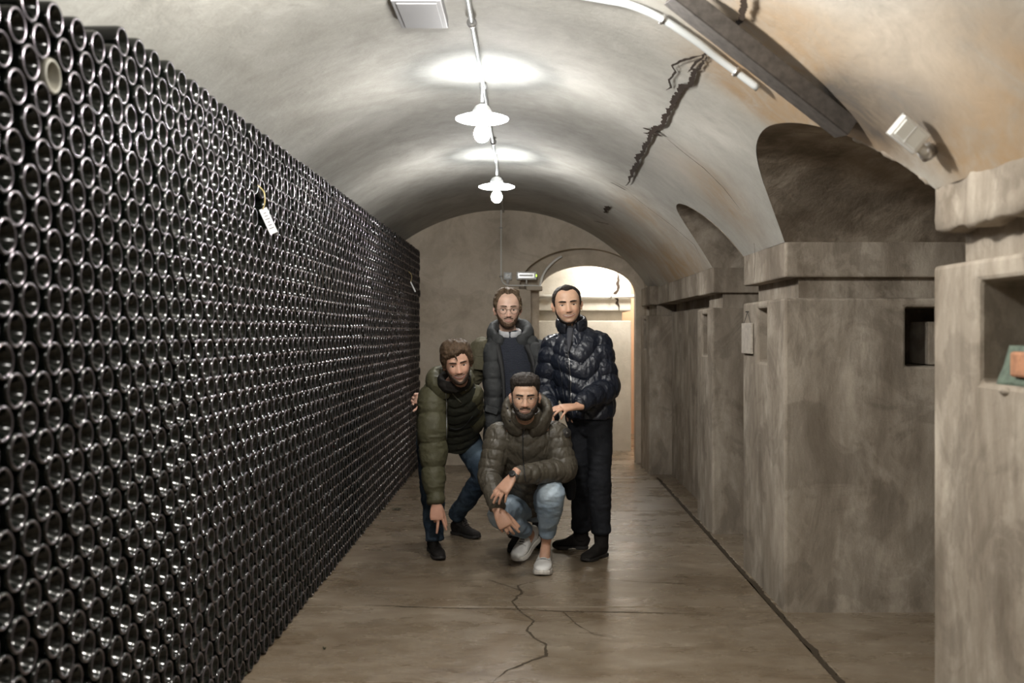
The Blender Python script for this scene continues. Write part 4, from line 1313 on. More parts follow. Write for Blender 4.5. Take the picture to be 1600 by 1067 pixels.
def strip(objs, pix, wd, name, mat, root, off=0.002, thick=0.004, m=6, label=None):
    """flat band laid on clothes along pixels"""
    P = catmull(np.array([(*p, 0) for p in pix], float), m)
    v, f = [], []
    C = [on(objs, x, y, off) for x, y, _ in P]; C = [c for c in C if c]
    if len(C) < 2: return None
    Q = [c[0] for c in C]
    for i, (q, n) in enumerate(C):
        t = Q[min(i+1, len(Q)-1)] - Q[max(i-1, 0)]; t /= np.linalg.norm(t)+1e-9
        s = np.cross(t, n); s /= np.linalg.norm(s)+1e-9
        v += [q+s*wd/2+n*thick/2, q-s*wd/2+n*thick/2, q-s*wd/2-n*thick/2, q+s*wd/2-n*thick/2]
    K = len(Q)
    for i in range(K-1):
        for k in range(4):
            k2 = (k+1) % 4; f.append((4*i+k, 4*i+k2, 4*i+4+k2, 4*i+4+k))
    f.append((3,2,1,0)); f.append((4*K-4, 4*K-3, 4*K-2, 4*K-1))
    return mesh_obj(name, v, f, mat, root, label=label)
def tubeon(objs, pix, r, name, mat, root, off=0.002, m=6, label=None):
    P = catmull(np.array([(*p, 0) for p in pix], float), m)
    C = [on(objs, x, y, off) for x, y, _ in P]; C = [c[0] for c in C if c]
    if len(C) < 2: return None
    v, f = tube_geo(C, r, 8); return mesh_obj(name, v, f, mat, root, smooth=True, label=label)
def ring(c, rx_, ry_, a0, a1, thick, height, tilt=(0,0,0), n=26, drop=None, th=None, **kw):
    """band standing round a neck; angles from the front (-y), positive to +x"""
    R = np.array(Euler(tilt).to_matrix()); rws, sd = [], []
    for k in range(n):
        a = a0 + (a1-a0)*k/(n-1)
        o = np.array([math.sin(a), -math.cos(a), 0])
        p = np.array([rx_*math.sin(a), -ry_*math.cos(a), drop(a) if drop else 0.0])
        t_ = th(a) if th else 1.0
        rws.append((*(R @ p + np.asarray(c)), thick*t_, height*(t_ if th else 1))); sd.append(R @ o)
    return loft(rws, side=sd, step=0.006, n=20, **kw)
def glasses(h, root, mat, r=0.0225, wire=0.0011, zc=-0.003, sq=1.0):
    fr = thing('glasses', h.world([(0, -0.11, 0)])[0] - np.array(parent_origin(root)))
    fr.parent = root
    for sg in (-1, 1):
        pts = [(sg*0.0335 + r*math.cos(a), -0.1005+0.004*abs(math.cos(a)) - 0.0 + 0.006*(sg*math.cos(a) > 0)*abs(math.cos(a)), zc + r*sq*math.sin(a)) for a in np.linspace(0, 2*math.pi, 33)]
        v, f = tube_geo(h.world(pts), wire, 7); mesh_obj('rim', v, f, mat, fr, smooth=True)
        pts = [(sg*(0.0335+r), -0.092, zc+0.006), (sg*0.070, -0.080, zc+0.006), (sg*0.0795, -0.040, zc+0.005), (sg*0.081, 0.005, zc+0.004)]
        v, f = tube_geo(h.world(pts), wire, 6); mesh_obj('temple', v, f, mat, fr, smooth=True)
    pts = [(-0.0335+r, -0.1005, zc+0.003), (-0.004, -0.1085, zc+0.007), (0.004, -0.1085, zc+0.007), (0.0335-r, -0.1005, zc+0.003)]
    v, f = tube_geo(smooth_path(h.world(pts), 4), wire, 7); mesh_obj('bridge', v, f, mat, fr, smooth=True)

def skeleton(h, J, hands, sk, root, stub=None, red=1.0, foot=True, neck_r=0.056):
    """one continuous body from the joints"""
    A = lambda k: arr(J[k])
    G = [h.geo()] + h.ears()
    G.append(h.neck(A('neck'), neck_r))
    pel, ch, nk = A('pelvis'), A('chest'), A('neck')
    sd = A('shL') - A('shR'); sd /= np.linalg.norm(sd)
    G.append(loft([(*(pel+(pel-ch)*0.15), 0.13, 0.09), (*pel, 0.155, 0.105), (*lerp(pel, ch, 0.5), 0.135, 0.095), (*ch, 0.155, 0.105), (*lerp(ch, nk, 0.75), 0.14, 0.075), (*nk, 0.065, 0.06)], side=sd, step=0.012, n=28))
    for s_ in 'LR':
        G.append(loft([(*lerp(A('sh'+s_), nk, 0.35), 0.055, 0.055), (*A('sh'+s_), 0.055, 0.055), (*mid(A('sh'+s_), A('el'+s_)), 0.046, 0.046), (*A('el'+s_), 0.039, 0.039), (*lerp(A('el'+s_), A('wr'+s_), 0.3), 0.040, 0.038), (*A('wr'+s_), 0.027, 0.024)], side=(0.6,0.8,0), step=0.01, n=18))
        G.append(loft([(*A('hip'+s_), 0.082, 0.085), (*lerp(A('hip'+s_), A('kn'+s_), 0.5), 0.070, 0.072), (*A('kn'+s_), 0.045, 0.046), (*lerp(A('kn'+s_), A('an'+s_), 0.3), 0.046, 0.048), (*A('an'+s_), 0.029, 0.031)], side=(1,0,0), step=0.012, n=20))
        if 'ft'+s_ in J:
            G.append(loft([(*A('an'+s_), 0.030, 0.032), (*lerp(A('an'+s_), A('ft'+s_), 0.5), 0.034, 0.03), (*A('ft'+s_), 0.026, 0.016)], side=(1,0,0), step=0.01, n=16))
    for g in hands: G += g
    me = remesh(G, 0.0052, 1, 0.5)
    o = put(me, 'body', sk, root)
    body_attrs(o, h, stub, red)
    return o
def trousers(J, mat, root, hem=0.9, fold=0.007, rh=0.095, rk=0.068, ra=0.052, name='trousers', kneer=None, pel=(0.165,0.125), amp=0.006, fade_lit_spots=(), hemr=None, wrs=(1,1,2.2)):
    A = lambda k: arr(J[k])
    G = []
    sd = A('hipL') - A('hipR'); sd /= np.linalg.norm(sd)
    p = A('pelvis'); c = A('chest'); u = (c-p)/np.linalg.norm(c-p)
    G.append(loft([(*(p-u*0.10), pel[0]*0.85, pel[1]*0.85), (*p, pel[0], pel[1]), (*(p+u*0.12), pel[0]*0.92, pel[1]*0.92)], side=sd, step=0.012, n=28))
    for s_ in 'LR':
        h_, k_, a_ = A('hip'+s_), A('kn'+s_), A('an'+s_)
        e_ = lerp(k_, a_, hem)
        rk_ = kneer[s_] if kneer else rk
        G.append(loft([(*lerp(h_, p, 0.3), rh, rh), (*h_, rh, rh), (*lerp(h_, k_, 0.5), (rh+rk_)/2*0.98, (rh+rk_)/2*0.98), (*lerp(h_, k_, 0.9), rk_, rk_), (*lerp(k_, a_, 0.08), rk_*0.98, rk_*0.98),
                       (*lerp(k_, a_, 0.4), lerp(rk_, ra, 0.35), lerp(rk_, ra, 0.35)), (*lerp(k_, a_, 0.7), lerp(rk_, ra, 0.85), lerp(rk_, ra, 0.85)), (*e_, ra, ra)], side=(1,0,0), step=0.008, n=26, cap=0.15))
    me = remesh(G, 0.0068, 2)
    K_, A_ = [A('knL'), A('knR')], [A('anL'), A('anR')]
    def dsp(P, Nn):
        near = np.zeros(len(P))
        for q, r in [(k, 0.13) for k in K_] + [(a, 0.14) for a in A_]: near = np.maximum(near, np.exp(-((P-q)**2).sum(1)/r**2))
        return wr(amp, 8, wrs, 0.001, 40)(P, Nn) + folds(P, fold, 9, (1, 1, 2.6))*(0.35+0.65*near)
    o = put(me, name, mat, root, dsp)
    P, _ = mesh_np(o.data); P = P + np.array(parent_origin(root))
    fd = np.zeros(len(P))
    for q, r in fade_lit_spots: fd += 0.9*np.exp(-((P-arr(q))**2).sum(1)/r**2)
    set_attr(o.data, 'fade_lit', np.clip(fd, 0, 1))
    return o

KNIT = None
def knit_mat():
    m, nt, p = new_mat('navy_knit')
    v = mapping(nt)
    wv = N(nt, 'ShaderNodeTexWave', bands_direction='Z'); wv.inputs['Scale'].default_value = 34; wv.inputs['Distortion'].default_value = 1.5; wv.inputs['Detail Scale'].default_value = 3
    nt.links.new(v, wv.inputs[0])
    n_ = noise(nt, v, 120, 3)
    f = mathn(nt, 'ADD', mathn(nt, 'MULTIPLY', wv.outputs['Fac'], 0.7), mathn(nt, 'MULTIPLY', n_, 0.3))
    nt.links.new(ramp(nt, f, [(0.3, (0.016,0.019,0.029)), (0.7, (0.034,0.039,0.056))]), p.inputs['Base Color'])
    p.inputs['Roughness'].default_value = 0.9
    nt.links.new(bump(nt, f, 0.8, 0.006), p.inputs['Normal'])
    return m
KNIT = knit_mat()
OLIVE = cloth('olive_parka_cloth', (0.062,0.058,0.031), 0.62, 0.35, nb=0.3, wrinkle=0.55, wscale=13)
OLIVE2 = cloth('olive_lining_cloth', (0.024,0.025,0.018), 0.6, 0.3, wrinkle=0.5, wscale=14)
CHAR = cloth('charcoal_parka_cloth', (0.036,0.038,0.039), 0.7, 0.3, nb=0.3, wrinkle=0.5, wscale=12)
SLV = cloth('lit_olive_sleeve_cloth', (0.085,0.076,0.046), 0.68, 0.3, wrinkle=0.6, wscale=12)  # one parka sleeve: its lit look is put into this lighter olive
NAVY = cloth('glossy_navy_shell', (0.010,0.013,0.022), 0.36, 0.45, coat=0.12, coat_r=0.25, nb=0.1, wrinkle=0.45, wscale=26, stretch=(1,1,0.55))
NAVYM = cloth('navy_collar_shell', (0.012,0.014,0.020), 0.30, 0.5, wrinkle=0.5, wscale=30)
BROWNQ = cloth('brown_quilted_shell', (0.066,0.057,0.042), 0.47, 0.45, nb=0.15, wrinkle=0.4, wscale=26, stretch=(1,1,0.6))
BLACKD = cloth('black_denim', (0.010,0.011,0.014), 0.8, 0.2, wrinkle=0.5, wscale=12)
DARKP = cloth('dark_trouser_cloth', (0.016,0.015,0.015), 0.85, 0.2, wrinkle=0.4, wscale=12)
DENIM_D = denim('dark_blue_denim', (0.008,0.015,0.028), (0.10,0.14,0.18))
DENIM_L = denim('light_blue_denim', (0.17,0.235,0.31), (0.50,0.58,0.64))
SUEDE = simple('black_suede', (0.014,0.012,0.011), 0.85, spec=0.2, bumps=(120,0.3,0.002))
RUBBER = simple('black_rubber', (0.016,0.014,0.013), 0.7)
WLEATH = simple('white_leather', (0.66,0.65,0.63), 0.45, bumps=(60,0.25,0.002))
WSOLE = simple('white_rubber', (0.66,0.63,0.58), 0.55)
ZIPM = simple('zip_metal', (0.25,0.25,0.25), 0.35, metal=0.8)
ZIPD = simple('zip_tape', (0.015,0.015,0.016), 0.7)
WIRE = simple('spectacle_wire', (0.16,0.12,0.10), 0.3, metal=0.6)
SHIRT = simple('white_shirt', (0.55,0.56,0.58), 0.8)
GREYS = simple('grey_shirt', (0.05,0.052,0.062), 0.85)

# ---------------------------------------------------------------- man in the shiny navy puffer (stands beside the doorway)
def man_navy():
    root = thing('person', (*W(922, 862, 6.55)[:2], 0), 'smiling man in a shiny navy puffer jacket, one hand on the squatting man', 'person')
    J = dict(pelvis=(921,648,6.58), chest=(906,568,6.57), neck=(892,514,6.56), shL=(934,540,6.56), elL=(947,606,6.50), wrL=(902,634,6.24),
             shR=(866,543,6.58), elR=(852,606,6.60), wrR=(862,655,6.40), hipL=(936,668,6.55), knL=(937,748,6.46), anL=(939,838,6.44), hipR=(909,668,6.60), knR=(908,748,6.62), anR=(909,832,6.68))
    h = Head(W(886, 476.5, 6.50), (0.02, -0.085, 0.04), 1.03, width=1.16, smile=1.0, jaw=1.25, nose=1.1)
    sk = skin_mat('warm_skin', (0.64,0.40,0.27))
    hd = hand(W(899,635.5,6.22), (-1,-0.50,-0.05), (0.05,-0.45,1), -1, per=[(0.22,0.30,0.2),(0.25,0.33,0.22),(0.28,0.36,0.25),(0.50,0.35,0.25)], splay=(0.08,0.0,-0.10,-0.42), tcurl=0.1, tout=0.4, k=1.05)
    hr = hand(W(862,657,6.38), (0.2,-0.3,-1), (-1,-0.3,0), 1, k=0.95)
    stub = lambda au, Q: 0.28*sst(-Q[:,2], 0.045, 0.08)*sst(1.5-au, 0, 0.3)*(au < 1.5) + 0.45*sst(Q[:,2], 0.055, 0.11)*0.5*sst(au, 0.4, 0.9)
    skeleton(h, J, [hd, hr], sk, root, stub)
    HC = hair_mat('black_hair', (0.010,0.008,0.007), (0.045,0.034,0.028))
    face(h, root, dict(brow=HC, hair=HC, beard=HC, lip=simple('lips_warm', (0.42,0.19,0.14), 0.4), eye_open=0.0036, must=0.5, brow_t=0.0044, brow_z=0.019,
        beard_line=[(0,-0.108),(0.25,-0.106),(0.5,-0.103),(0.8,-0.090),(1.05,-0.055),(1.25,-0.02),(1.6,0.0)], beard_t=0.0042,
        hairline=[(0,0.086),(0.25,0.090),(0.55,0.094),(0.8,0.082),(1.0,0.052),(1.15,0.020),(1.32,-0.012),(1.50,-0.004),(1.62,0.018),(1.9,0.012),(2.15,-0.045),(3.15,-0.055)],
        hair_t=lambda u,v,Q: 0.006+0.007*sst(Q[:,2],0.06,0.11)*sst(0.9-np.abs(u),0,0.6), hair_nz=0.002, hair_edge=0.008))
    # trousers, boots
    trousers(J, BLACKD, root, hem=0.93, rh=0.088, rk=0.070, ra=0.062, amp=0.008, wrs=(1,1,1.8))
    for tp, hp, s_ in (((911,879),(947,868),'L'), ((863,857),(919,857.5),'R')):
        t_, h_ = F(*tp), F(*hp)
        shoe(root, t_, h_, 'boot', SUEDE, RUBBER, 'ankle_boot', shaft_dir=arr(J['kn'+s_])-arr(J['an'+s_]), shaft=0.11)
    # jacket
    A = lambda k: arr(J[k])
    T = rows((921,652,6.56,0.155,0.135),(921,640,6.56,0.170,0.145),(916,615,6.56,0.180,0.150),(910,585,6.56,0.190,0.152),(905,560,6.56,0.197,0.148),(900,540,6.56,0.185,0.130),(896,525,6.56,0.135,0.105),(893,514,6.56,0.085,0.085))
    G = [loft(T, side=(1,0.06,0), step=0.006, n=64, puff=(0.120,0.017,-0.13), cap=0.15)]
    G.append(limb([mid(J['shL'],J['chest'],0.3), J['shL'], mid(J['shL'],J['elL'],0.5), J['elL'], mid(J['elL'],J['wrL'],0.45), mid(J['elL'],J['wrL'],0.9)], [0.085,0.094,0.090,0.086,0.072,0.054], side=(0,1,0), step=0.005, n=44, puff=(0.098,0.015,0.03)))
    G.append(limb([mid(J['shR'],J['chest'],0.3), J['shR'], mid(J['shR'],J['elR'],0.5), J['elR'], mid(J['elR'],J['wrR'],0.45), mid(J['elR'],J['wrR'],0.95)], [0.080,0.088,0.084,0.078,0.068,0.052], side=(0,1,0), step=0.005, n=44, puff=(0.098,0.015,0.03)))
    jk = put(remesh(G, 0.0052, 1, 0.4), 'jacket', NAVY, root, lambda P, Nn: wr(0.002, 22, (1,1,1.8), 0.001, 55)(P, Nn) + folds(P, 0.0045, 17, (1.5,1.5,0.7)))
    cf = mid(J['elL'],J['wrL'],0.90); d_ = A('wrL')-A('elL'); d_ /= np.linalg.norm(d_)
    put(remesh([loft([(*(cf-d_*0.012),0.046,0.046),(*(cf+d_*0.018),0.042,0.042)], side=(0,1,0), step=0.005)], 0.005, 1), 'cuff', NAVYM, root, wr(0.002, 60))
    nk = W(893, 511, 6.56)
    put(remesh([ring(nk+np.array([0,-0.012,0.020]), 0.088, 0.088, 0.40, 2*math.pi-0.50, 0.017, 0.042, (0.12,-0.05,0), drop=lambda a: 0.018*math.cos(a)*-1)], 0.0045, 1), 'collar', NAVYM, root, wr(0.004, 26, (1,1,1), 0.001, 60))
    put(remesh([ring(nk+np.array([0,-0.005,0.0]), 0.070, 0.072, 0.12, 2*math.pi-0.12, 0.008, 0.034, (0.05,0,0))], 0.0045, 1), 'shirt_collar', GREYS, root)
    put(remesh([loft([(*(nk+np.array([-0.012,-0.09,-0.01])),0.022,0.012),(*(nk+np.array([-0.020,-0.135,-0.10])),0.016,0.012),(*(nk+np.array([-0.026,-0.15,-0.16])),0.006,0.008)], side=(1,0,0), step=0.006)], 0.0045, 1), 'shirt_front', GREYS, root)
    strip([jk], [(884,532),(886,560),(889,590),(890,620),(893,650)], 0.020, 'placket', NAVYM, root, 0.003, 0.006)
    strip([jk], [(888,536),(889,560),(892,590),(893,620),(896,648)], 0.0045, 'zip', ZIPM, root, 0.008, 0.003)
    tubeon([jk], [(871,560),(877,585),(880,610),(883,630)], 0.004, 'pocket_piping', NAVYM, root, 0.002)
    return root, jk
man_navy()

# ---------------------------------------------------------------- man with glasses (stands at the back)
def man_glasses():
    root = thing('person', (*W(815, 850, 6.95)[:2], 0), 'bearded man in round glasses, charcoal parka and navy ribbed sweater standing at the back', 'person')
    J = dict(pelvis=(806,665,7.0), chest=(803,582,6.98), neck=(796,524,6.96), shL=(844,548,6.97), elL=(857,614,7.03), wrL=(852,672,6.96),
             shR=(755,546,6.99), elR=(727,602,7.06), wrR=(668,622,6.98), hipL=(824,688,7.0), knL=(838,765,6.93), anL=(843,832,6.95), hipR=(789,688,7.0), knR=(795,770,6.88), anR=(806,842,6.80))
    h = Head(W(793, 484, 6.90), (0.03, 0.0, 0.10), 1.03, width=1.12, jaw=1.0, long=1.02, nose=1.15)
    sk = skin_mat('fair_skin', (0.70,0.47,0.36))
    hr = hand(W(664,622,6.93), (-0.75,-0.62,0.02), (-0.6,0.55,0.1), -1, curl=(0.5,0.5,0.5,0.5), k=0.98)
    hl = hand(W(852,674,6.95), (0,-0.2,-1), (1,0,0), 1)
    stub = lambda au, Q: 0.40*sst(-Q[:,2], 0.035, 0.06)*(au < 1.45)
    skeleton(h, J, [hr, hl], sk, root, stub)
    HB = hair_mat('light_brown_hair', (0.035,0.022,0.014), (0.17,0.12,0.075))
    BB = hair_mat('brown_beard', (0.040,0.022,0.014), (0.12,0.075,0.048))
    face(h, root, dict(brow=hair_mat('brown_brow', (0.05,0.03,0.02), (0.12,0.08,0.05)), hair=HB, beard=BB, lip=simple('lips_pale', (0.42,0.21,0.17), 0.45), eye_open=0.0046, brow_t=0.0034, brow_z=0.0225,
        beard_line=[(0,-0.086),(0.18,-0.084),(0.4,-0.074),(0.7,-0.056),(0.95,-0.042),(1.2,-0.018),(1.35,0.004),(1.6,0.01)], beard_t=0.0055,
        hairline=[(0,0.100),(0.22,0.101),(0.50,0.108),(0.72,0.094),(0.90,0.062),(1.05,0.035),(1.22,0.004),(1.40,-0.022),(1.52,0.0),(1.62,0.02),(1.9,0.015),(2.1,-0.05),(3.15,-0.06)],
        hair_t=lambda u,v,Q: 0.012+0.016*sst(Q[:,2],0.07,0.115), hair_nz=0.008, hair_nzs=(60,60,60), line_nz=0.004, hair_edge=0.010))
    glasses(h, root, WIRE, 0.0215, 0.0013, -0.004)
    A = lambda k: arr(J[k])
    trousers(J, DARKP, root, hem=0.95, rh=0.09, rk=0.066, ra=0.05)
    for tp, hp, s_ in (((801,866),(812,847),'R'), ((846,858),(845,838),'L')):
        shoe(root, F(*tp), F(*hp), 'boot', SUEDE, RUBBER, 'ankle_boot', shaft_dir=(0,0,1), shaft=0.09)
    # sweater
    T = rows((808,672,6.97,0.150,0.120),(805,620,6.96,0.165,0.130),(803,580,6.95,0.170,0.130),(800,548,6.95,0.160,0.115),(798,532,6.95,0.110,0.095),(797,524,6.95,0.078,0.080))
    sw = put(remesh([loft(T, side=(1,0,0), step=0.008, n=44)], 0.006, 2), 'sweater', KNIT, root, wr(0.004, 9))
    nk = W(797, 521, 6.94)
    put(remesh([ring(nk+np.array([0.0,-0.010,0.006]), 0.072, 0.074, 0.10, 2*math.pi-0.10, 0.007, 0.022, (0.22,0,0))], 0.004, 1), 'shirt_collar', SHIRT, root, wr(0.002, 40))
    # parka: two fronts and a back shell that leave the sweater open
    G = []
    G.append(loft(rows((806,690,7.06,0.215,0.11),(806,640,7.05,0.215,0.12),(804,590,7.04,0.225,0.12),(800,555,7.02,0.205,0.10),(798,530,7.0,0.13,0.07)), side=(1,0,0), step=0.007, n=44, puff=(0.125,0.012), sq=2.6, cap=0.2))
    G.append(loft(rows((769,694,6.93,0.058,0.10),(770,655,6.92,0.066,0.115),(772,615,6.90,0.066,0.12),(771,580,6.90,0.070,0.11),(770,552,6.91,0.064,0.09),(773,532,6.95,0.045,0.06)), side=(1,0,0), step=0.006, n=40, puff=(0.115,0.014), sq=2.6, cap=0.3))
    G.append(loft(rows((848,694,6.93,0.040,0.10),(848,655,6.92,0.045,0.115),(846,615,6.90,0.045,0.12),(842,580,6.90,0.052,0.11),(836,552,6.91,0.058,0.09),(828,532,6.95,0.045,0.06)), side=(1,0,0), step=0.006, n=40, puff=(0.115,0.014), sq=2.6, cap=0.3))
    G.append(limb([mid(J['shL'],J['chest'],0.25), J['shL'], mid(J['shL'],J['elL'],0.5), J['elL'], mid(J['elL'],J['wrL'],0.9)], [0.075,0.080,0.075,0.070,0.055], side=(0,1,0), puff=(0.13,0.008)))
    pk = put(remesh(G, 0.0055, 2, 0.5), 'parka', CHAR, root, wr(0.005, 10, (1,1,1.4), 0.001, 50))
    sl = put(remesh([limb([mid(J['shR'],J['chest'],0.2), J['shR'], mid(J['shR'],J['elR'],0.5), J['elR'], mid(J['elR'],J['wrR'],0.5), mid(J['elR'],J['wrR'],0.98)], [0.072,0.088,0.088,0.082,0.070,0.056], side=(0,1,0), step=0.006, n=36, puff=(0.16,0.010))], 0.0055, 2), 'sleeve', SLV, root, wr(0.009, 11, (1,1,2.0), 0.001, 50), label='olive sleeve with its lit look in the colour')
    # hood lying round the neck
    hd = put(remesh([ring(nk+np.array([0,0.020,-0.005]), 0.128, 0.105, 0.62, 2*math.pi-0.62, 0.038, 0.070, (0.35,0,0), drop=lambda a: -0.055*max(0, math.cos(a))+0.022*max(0,-math.cos(a)), cap=0.8)], 0.0055, 2), 'hood', CHAR, root, wr(0.007, 13, (1,1,1), 0.001, 50))
    put(remesh([loft(rows((776,540,6.86,0.026,0.02),(781,560,6.82,0.022,0.018),(786,590,6.80,0.014,0.012),(788,640,6.79,0.010,0.010),(788,690,6.80,0.010,0.010)), side=(1,0,0), step=0.006)], 0.0045, 1), 'zip_edge', ZIPD, root)
    put(remesh([loft(rows((824,540,6.86,0.028,0.02),(832,560,6.82,0.020,0.018),(836,590,6.80,0.010,0.012),(838,640,6.79,0.008,0.010),(838,690,6.80,0.008,0.010)), side=(1,0,0), step=0.006)], 0.0045, 1), 'zip_edge', ZIPD, root)
    c = on([pk], 768, 640, 0.006)
    if c:
        M4 = Matrix.Translation(Vector(c[0])) @ Euler((0, 0.3, 0)).to_matrix().to_4x4()
        MB().box((-0.045,-0.004,-0.022), (0.045,0.006,0.022), M4).build('pocket_flap', CHAR, root, bevel=0.003)
    for q in ((785,592),(784,606)):
        c = on([pk, sw], *q, 0.004)
        if c: v, f = ellipsoid(c[0], (0.006,0.004,0.006), None, 10); mesh_obj('snap', v, f, ZIPM, root, smooth=True)
    # flap at the end of the upper sleeve
    c = W(752, 568, 6.90)
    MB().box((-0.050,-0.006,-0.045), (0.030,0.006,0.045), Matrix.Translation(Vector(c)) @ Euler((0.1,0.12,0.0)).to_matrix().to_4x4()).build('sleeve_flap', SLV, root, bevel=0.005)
    return root
man_glasses()

# ---------------------------------------------------------------- man bending forward in the olive parka
def man_bending():
    root = thing('person', (*W(700, 855, 6.65)[:2], 0), 'grinning man in an olive parka bending forward beside the bottle stack', 'person')
    J = dict(pelvis=(697,672,6.92), chest=(702,632,6.62), neck=(708,602,6.42), shL=(737,616,6.52), elL=(741,662,6.74), wrL=(722,672,6.98),
             shR=(677,622,6.44), elR=(677,702,6.38), wrR=(681,780,6.30), hipL=(728,686,6.92), knL=(757,742,6.82), anL=(711,806,7.12), hipR=(673,684,6.92), knR=(676,778,6.62), anR=(679,845,6.54))
    h = Head(W(714.5, 567.5, 6.25), (0.16, -0.14, 0.13), 1.03, width=1.08, smile=1.0, jaw=1.05)
    sk = skin_mat('ruddy_skin', (0.56,0.33,0.235))
    hd = hand(W(681.5,786,6.29), (0.06,-0.10,-1), (0.08,-1,0.05), 1, per=[(0.10,0.12,0.1),(0.12,0.10,0.08),(0.9,1.0,0.6),(1.0,1.1,0.7)], splay=(0.26,-0.16,-0.1,-0.12), tcurl=0.5, tout=0.35, k=1.10)
    hl = hand(W(720,673,6.98), (-0.8,0.3,0), (0,1,0.2), 1)
    stub = lambda au, Q: 0.35*sst(-Q[:,2], 0.035, 0.06)*(au < 1.45)
    skeleton(h, J, [hd, hl], sk, root, stub)
    HB = hair_mat('brown_swept_hair', (0.025,0.015,0.009), (0.105,0.068,0.040))
    BB = hair_mat('dark_brown_beard', (0.018,0.011,0.008), (0.06,0.04,0.028))
    face(h, root, dict(brow=BB, hair=HB, beard=BB, lip=simple('lips_ruddy', (0.36,0.15,0.12), 0.4), eye_open=0.0044, must=0.75, brow_t=0.0040, brow_z=0.0185, asym=True,
        beard_line=[(0,-0.098),(0.2,-0.094),(0.42,-0.078),(0.7,-0.056),(0.95,-0.040),(1.2,-0.018),(1.35,0.004),(1.6,0.01)], beard_t=0.0075,
        hairline=[(-3.15,-0.07),(-2.1,-0.06),(-1.75,0.0),(-1.5,-0.012),(-1.30,-0.022),(-1.1,0.004),(-0.85,0.034),(-0.6,0.044),(-0.3,0.048),(-0.12,0.050),(0.0,0.056),(0.3,0.066),(0.55,0.064),(0.8,0.042),(1.05,0.004),(1.3,-0.020),(1.5,-0.01),(1.75,0.0),(2.1,-0.06),(3.15,-0.07)],
        hair_t=lambda u,v,Q: 0.020+0.014*sst(Q[:,2],0.05,0.11)*(1-0.25*u/3), hair_nz=0.0055, hair_nzs=(75,28,75), line_nz=0.004, hair_edge=0.016))
    # loose lock over the forehead
    lk = h.world([(-0.012,-0.098,0.072),(-0.008,-0.108,0.055),(-0.004,-0.107,0.040),(-0.007,-0.103,0.030)])
    v, f = tube_geo(smooth_path(lk, 4), list(np.linspace(0.006, 0.001, 13)), 7); mesh_obj('hair_lock', v, f, HB, root, smooth=True)
    A = lambda k: arr(J[k])
    trousers(J, DENIM_D, root, hem=0.98, rh=0.100, rk=0.075, ra=0.058, amp=0.009, fade_lit_spots=[((740,690,6.78),0.07),((752,705,6.8),0.05),((648,682,6.9),0.05),((693,715,6.7),0.04)], wrs=(1.4,1,1.4))  # faded denim spots; the one on the thigh paints in lit cloth
    shoe(root, F(689,877), F(673,858), 'boot', SUEDE, RUBBER, 'ankle_boot', shaft_dir=(0,0.02,1), shaft=0.10)
    shoe(root, F(749,843), F(707,833.5), 'boot', SUEDE, RUBBER, 'ankle_boot', shaft_dir=A('knL')-A('anL'), shaft=0.06, lace=simple('dark_lace', (0.05,0.04,0.035), 0.8))
    # dark inner jacket
    T = rows((706,690,6.88,0.165,0.120),(708,672,6.82,0.180,0.130),(709,650,6.72,0.188,0.135),(711,630,6.60,0.185,0.135),(712,612,6.50,0.150,0.120),(711,600,6.42,0.090,0.085))
    inn = put(remesh([loft(T, side=(1,-0.08,0), step=0.006, n=56, puff=(0.085,0.013,-0.05), cap=0.3)], 0.0055, 1), 'inner_jacket', OLIVE2, root, wr(0.006, 12, (1,1,1.4), 0.001, 50))
    # parka shell: side, back, sleeves
    G = [loft(rows((672,690,6.86,0.085,0.13),(674,665,6.76,0.100,0.145),(678,640,6.66,0.108,0.15),(684,620,6.55,0.105,0.145),(694,604,6.48,0.080,0.10)), side=(1,0.1,0), step=0.006, n=44, puff=(0.12,0.012), cap=0.3)]
    G.append(limb([mid(J['shR'],J['chest'],0.25), J['shR'], (676,650,6.40), (676,680,6.38), J['elR'], (677,735,6.36), (679,765,6.33), (681,783,6.31)], [0.085,0.094,0.094,0.092,0.088,0.078,0.064,0.055], side=(1,0,0), step=0.005, n=44, puff=(0.168,0.017)))
    G.append(limb([mid(J['shL'],J['chest'],0.3), J['shL'], mid(J['shL'],J['elL'],0.6), J['elL'], J['wrL']], [0.070,0.074,0.070,0.066,0.052], side=(1,0,0), step=0.006, n=36, puff=(0.12,0.010)))
    pk = put(remesh(G, 0.0052, 1, 0.5), 'parka', OLIVE, root, wr(0.006, 11, (1,1,1.7), 0.0012, 50))
    cw = W(681,784,6.305)
    put(remesh([loft([(*(cw+np.array([0,0,0.03])),0.053,0.050),(*(cw+np.array([0.002,0,0.004])),0.050,0.047)], side=(1,0,0), step=0.005, cap=0.2)], 0.0045, 1), 'cuff', OLIVE, root, wr(0.003, 40))
    nk = W(709, 603, 6.42)
    hd_ = put(remesh([ring(nk+np.array([-0.01,0.02,0.035]), 0.118, 0.105, 0.45, 2*math.pi-0.40, 0.040, 0.055, (0.40,-0.12,0.05), drop=lambda a: -0.03*max(0, math.cos(a)), th=lambda a: 0.62+0.75*max(0, -math.sin(a))+0.35*max(0,-math.cos(a)), cap=0.8)], 0.0055, 2), 'hood', OLIVE, root, wr(0.007, 13, (1,1,1), 0.001, 50))
    put(remesh([ring(nk+np.array([0.006,-0.055,0.036]), 0.084, 0.084, -3.0, 3.0, 0.024, 0.042, (0.45,-0.08,0))], 0.005, 2), 'snood', cloth('dark_knit', (0.022,0.020,0.018), 0.9, 0.1, nb=0.6), root, wr(0.005, 24))
    tubeon([pk, hd_, inn], [(697,608),(697,630),(697,655),(697,688)], 0.0028, 'zip', ZIPM, root, 0.004)
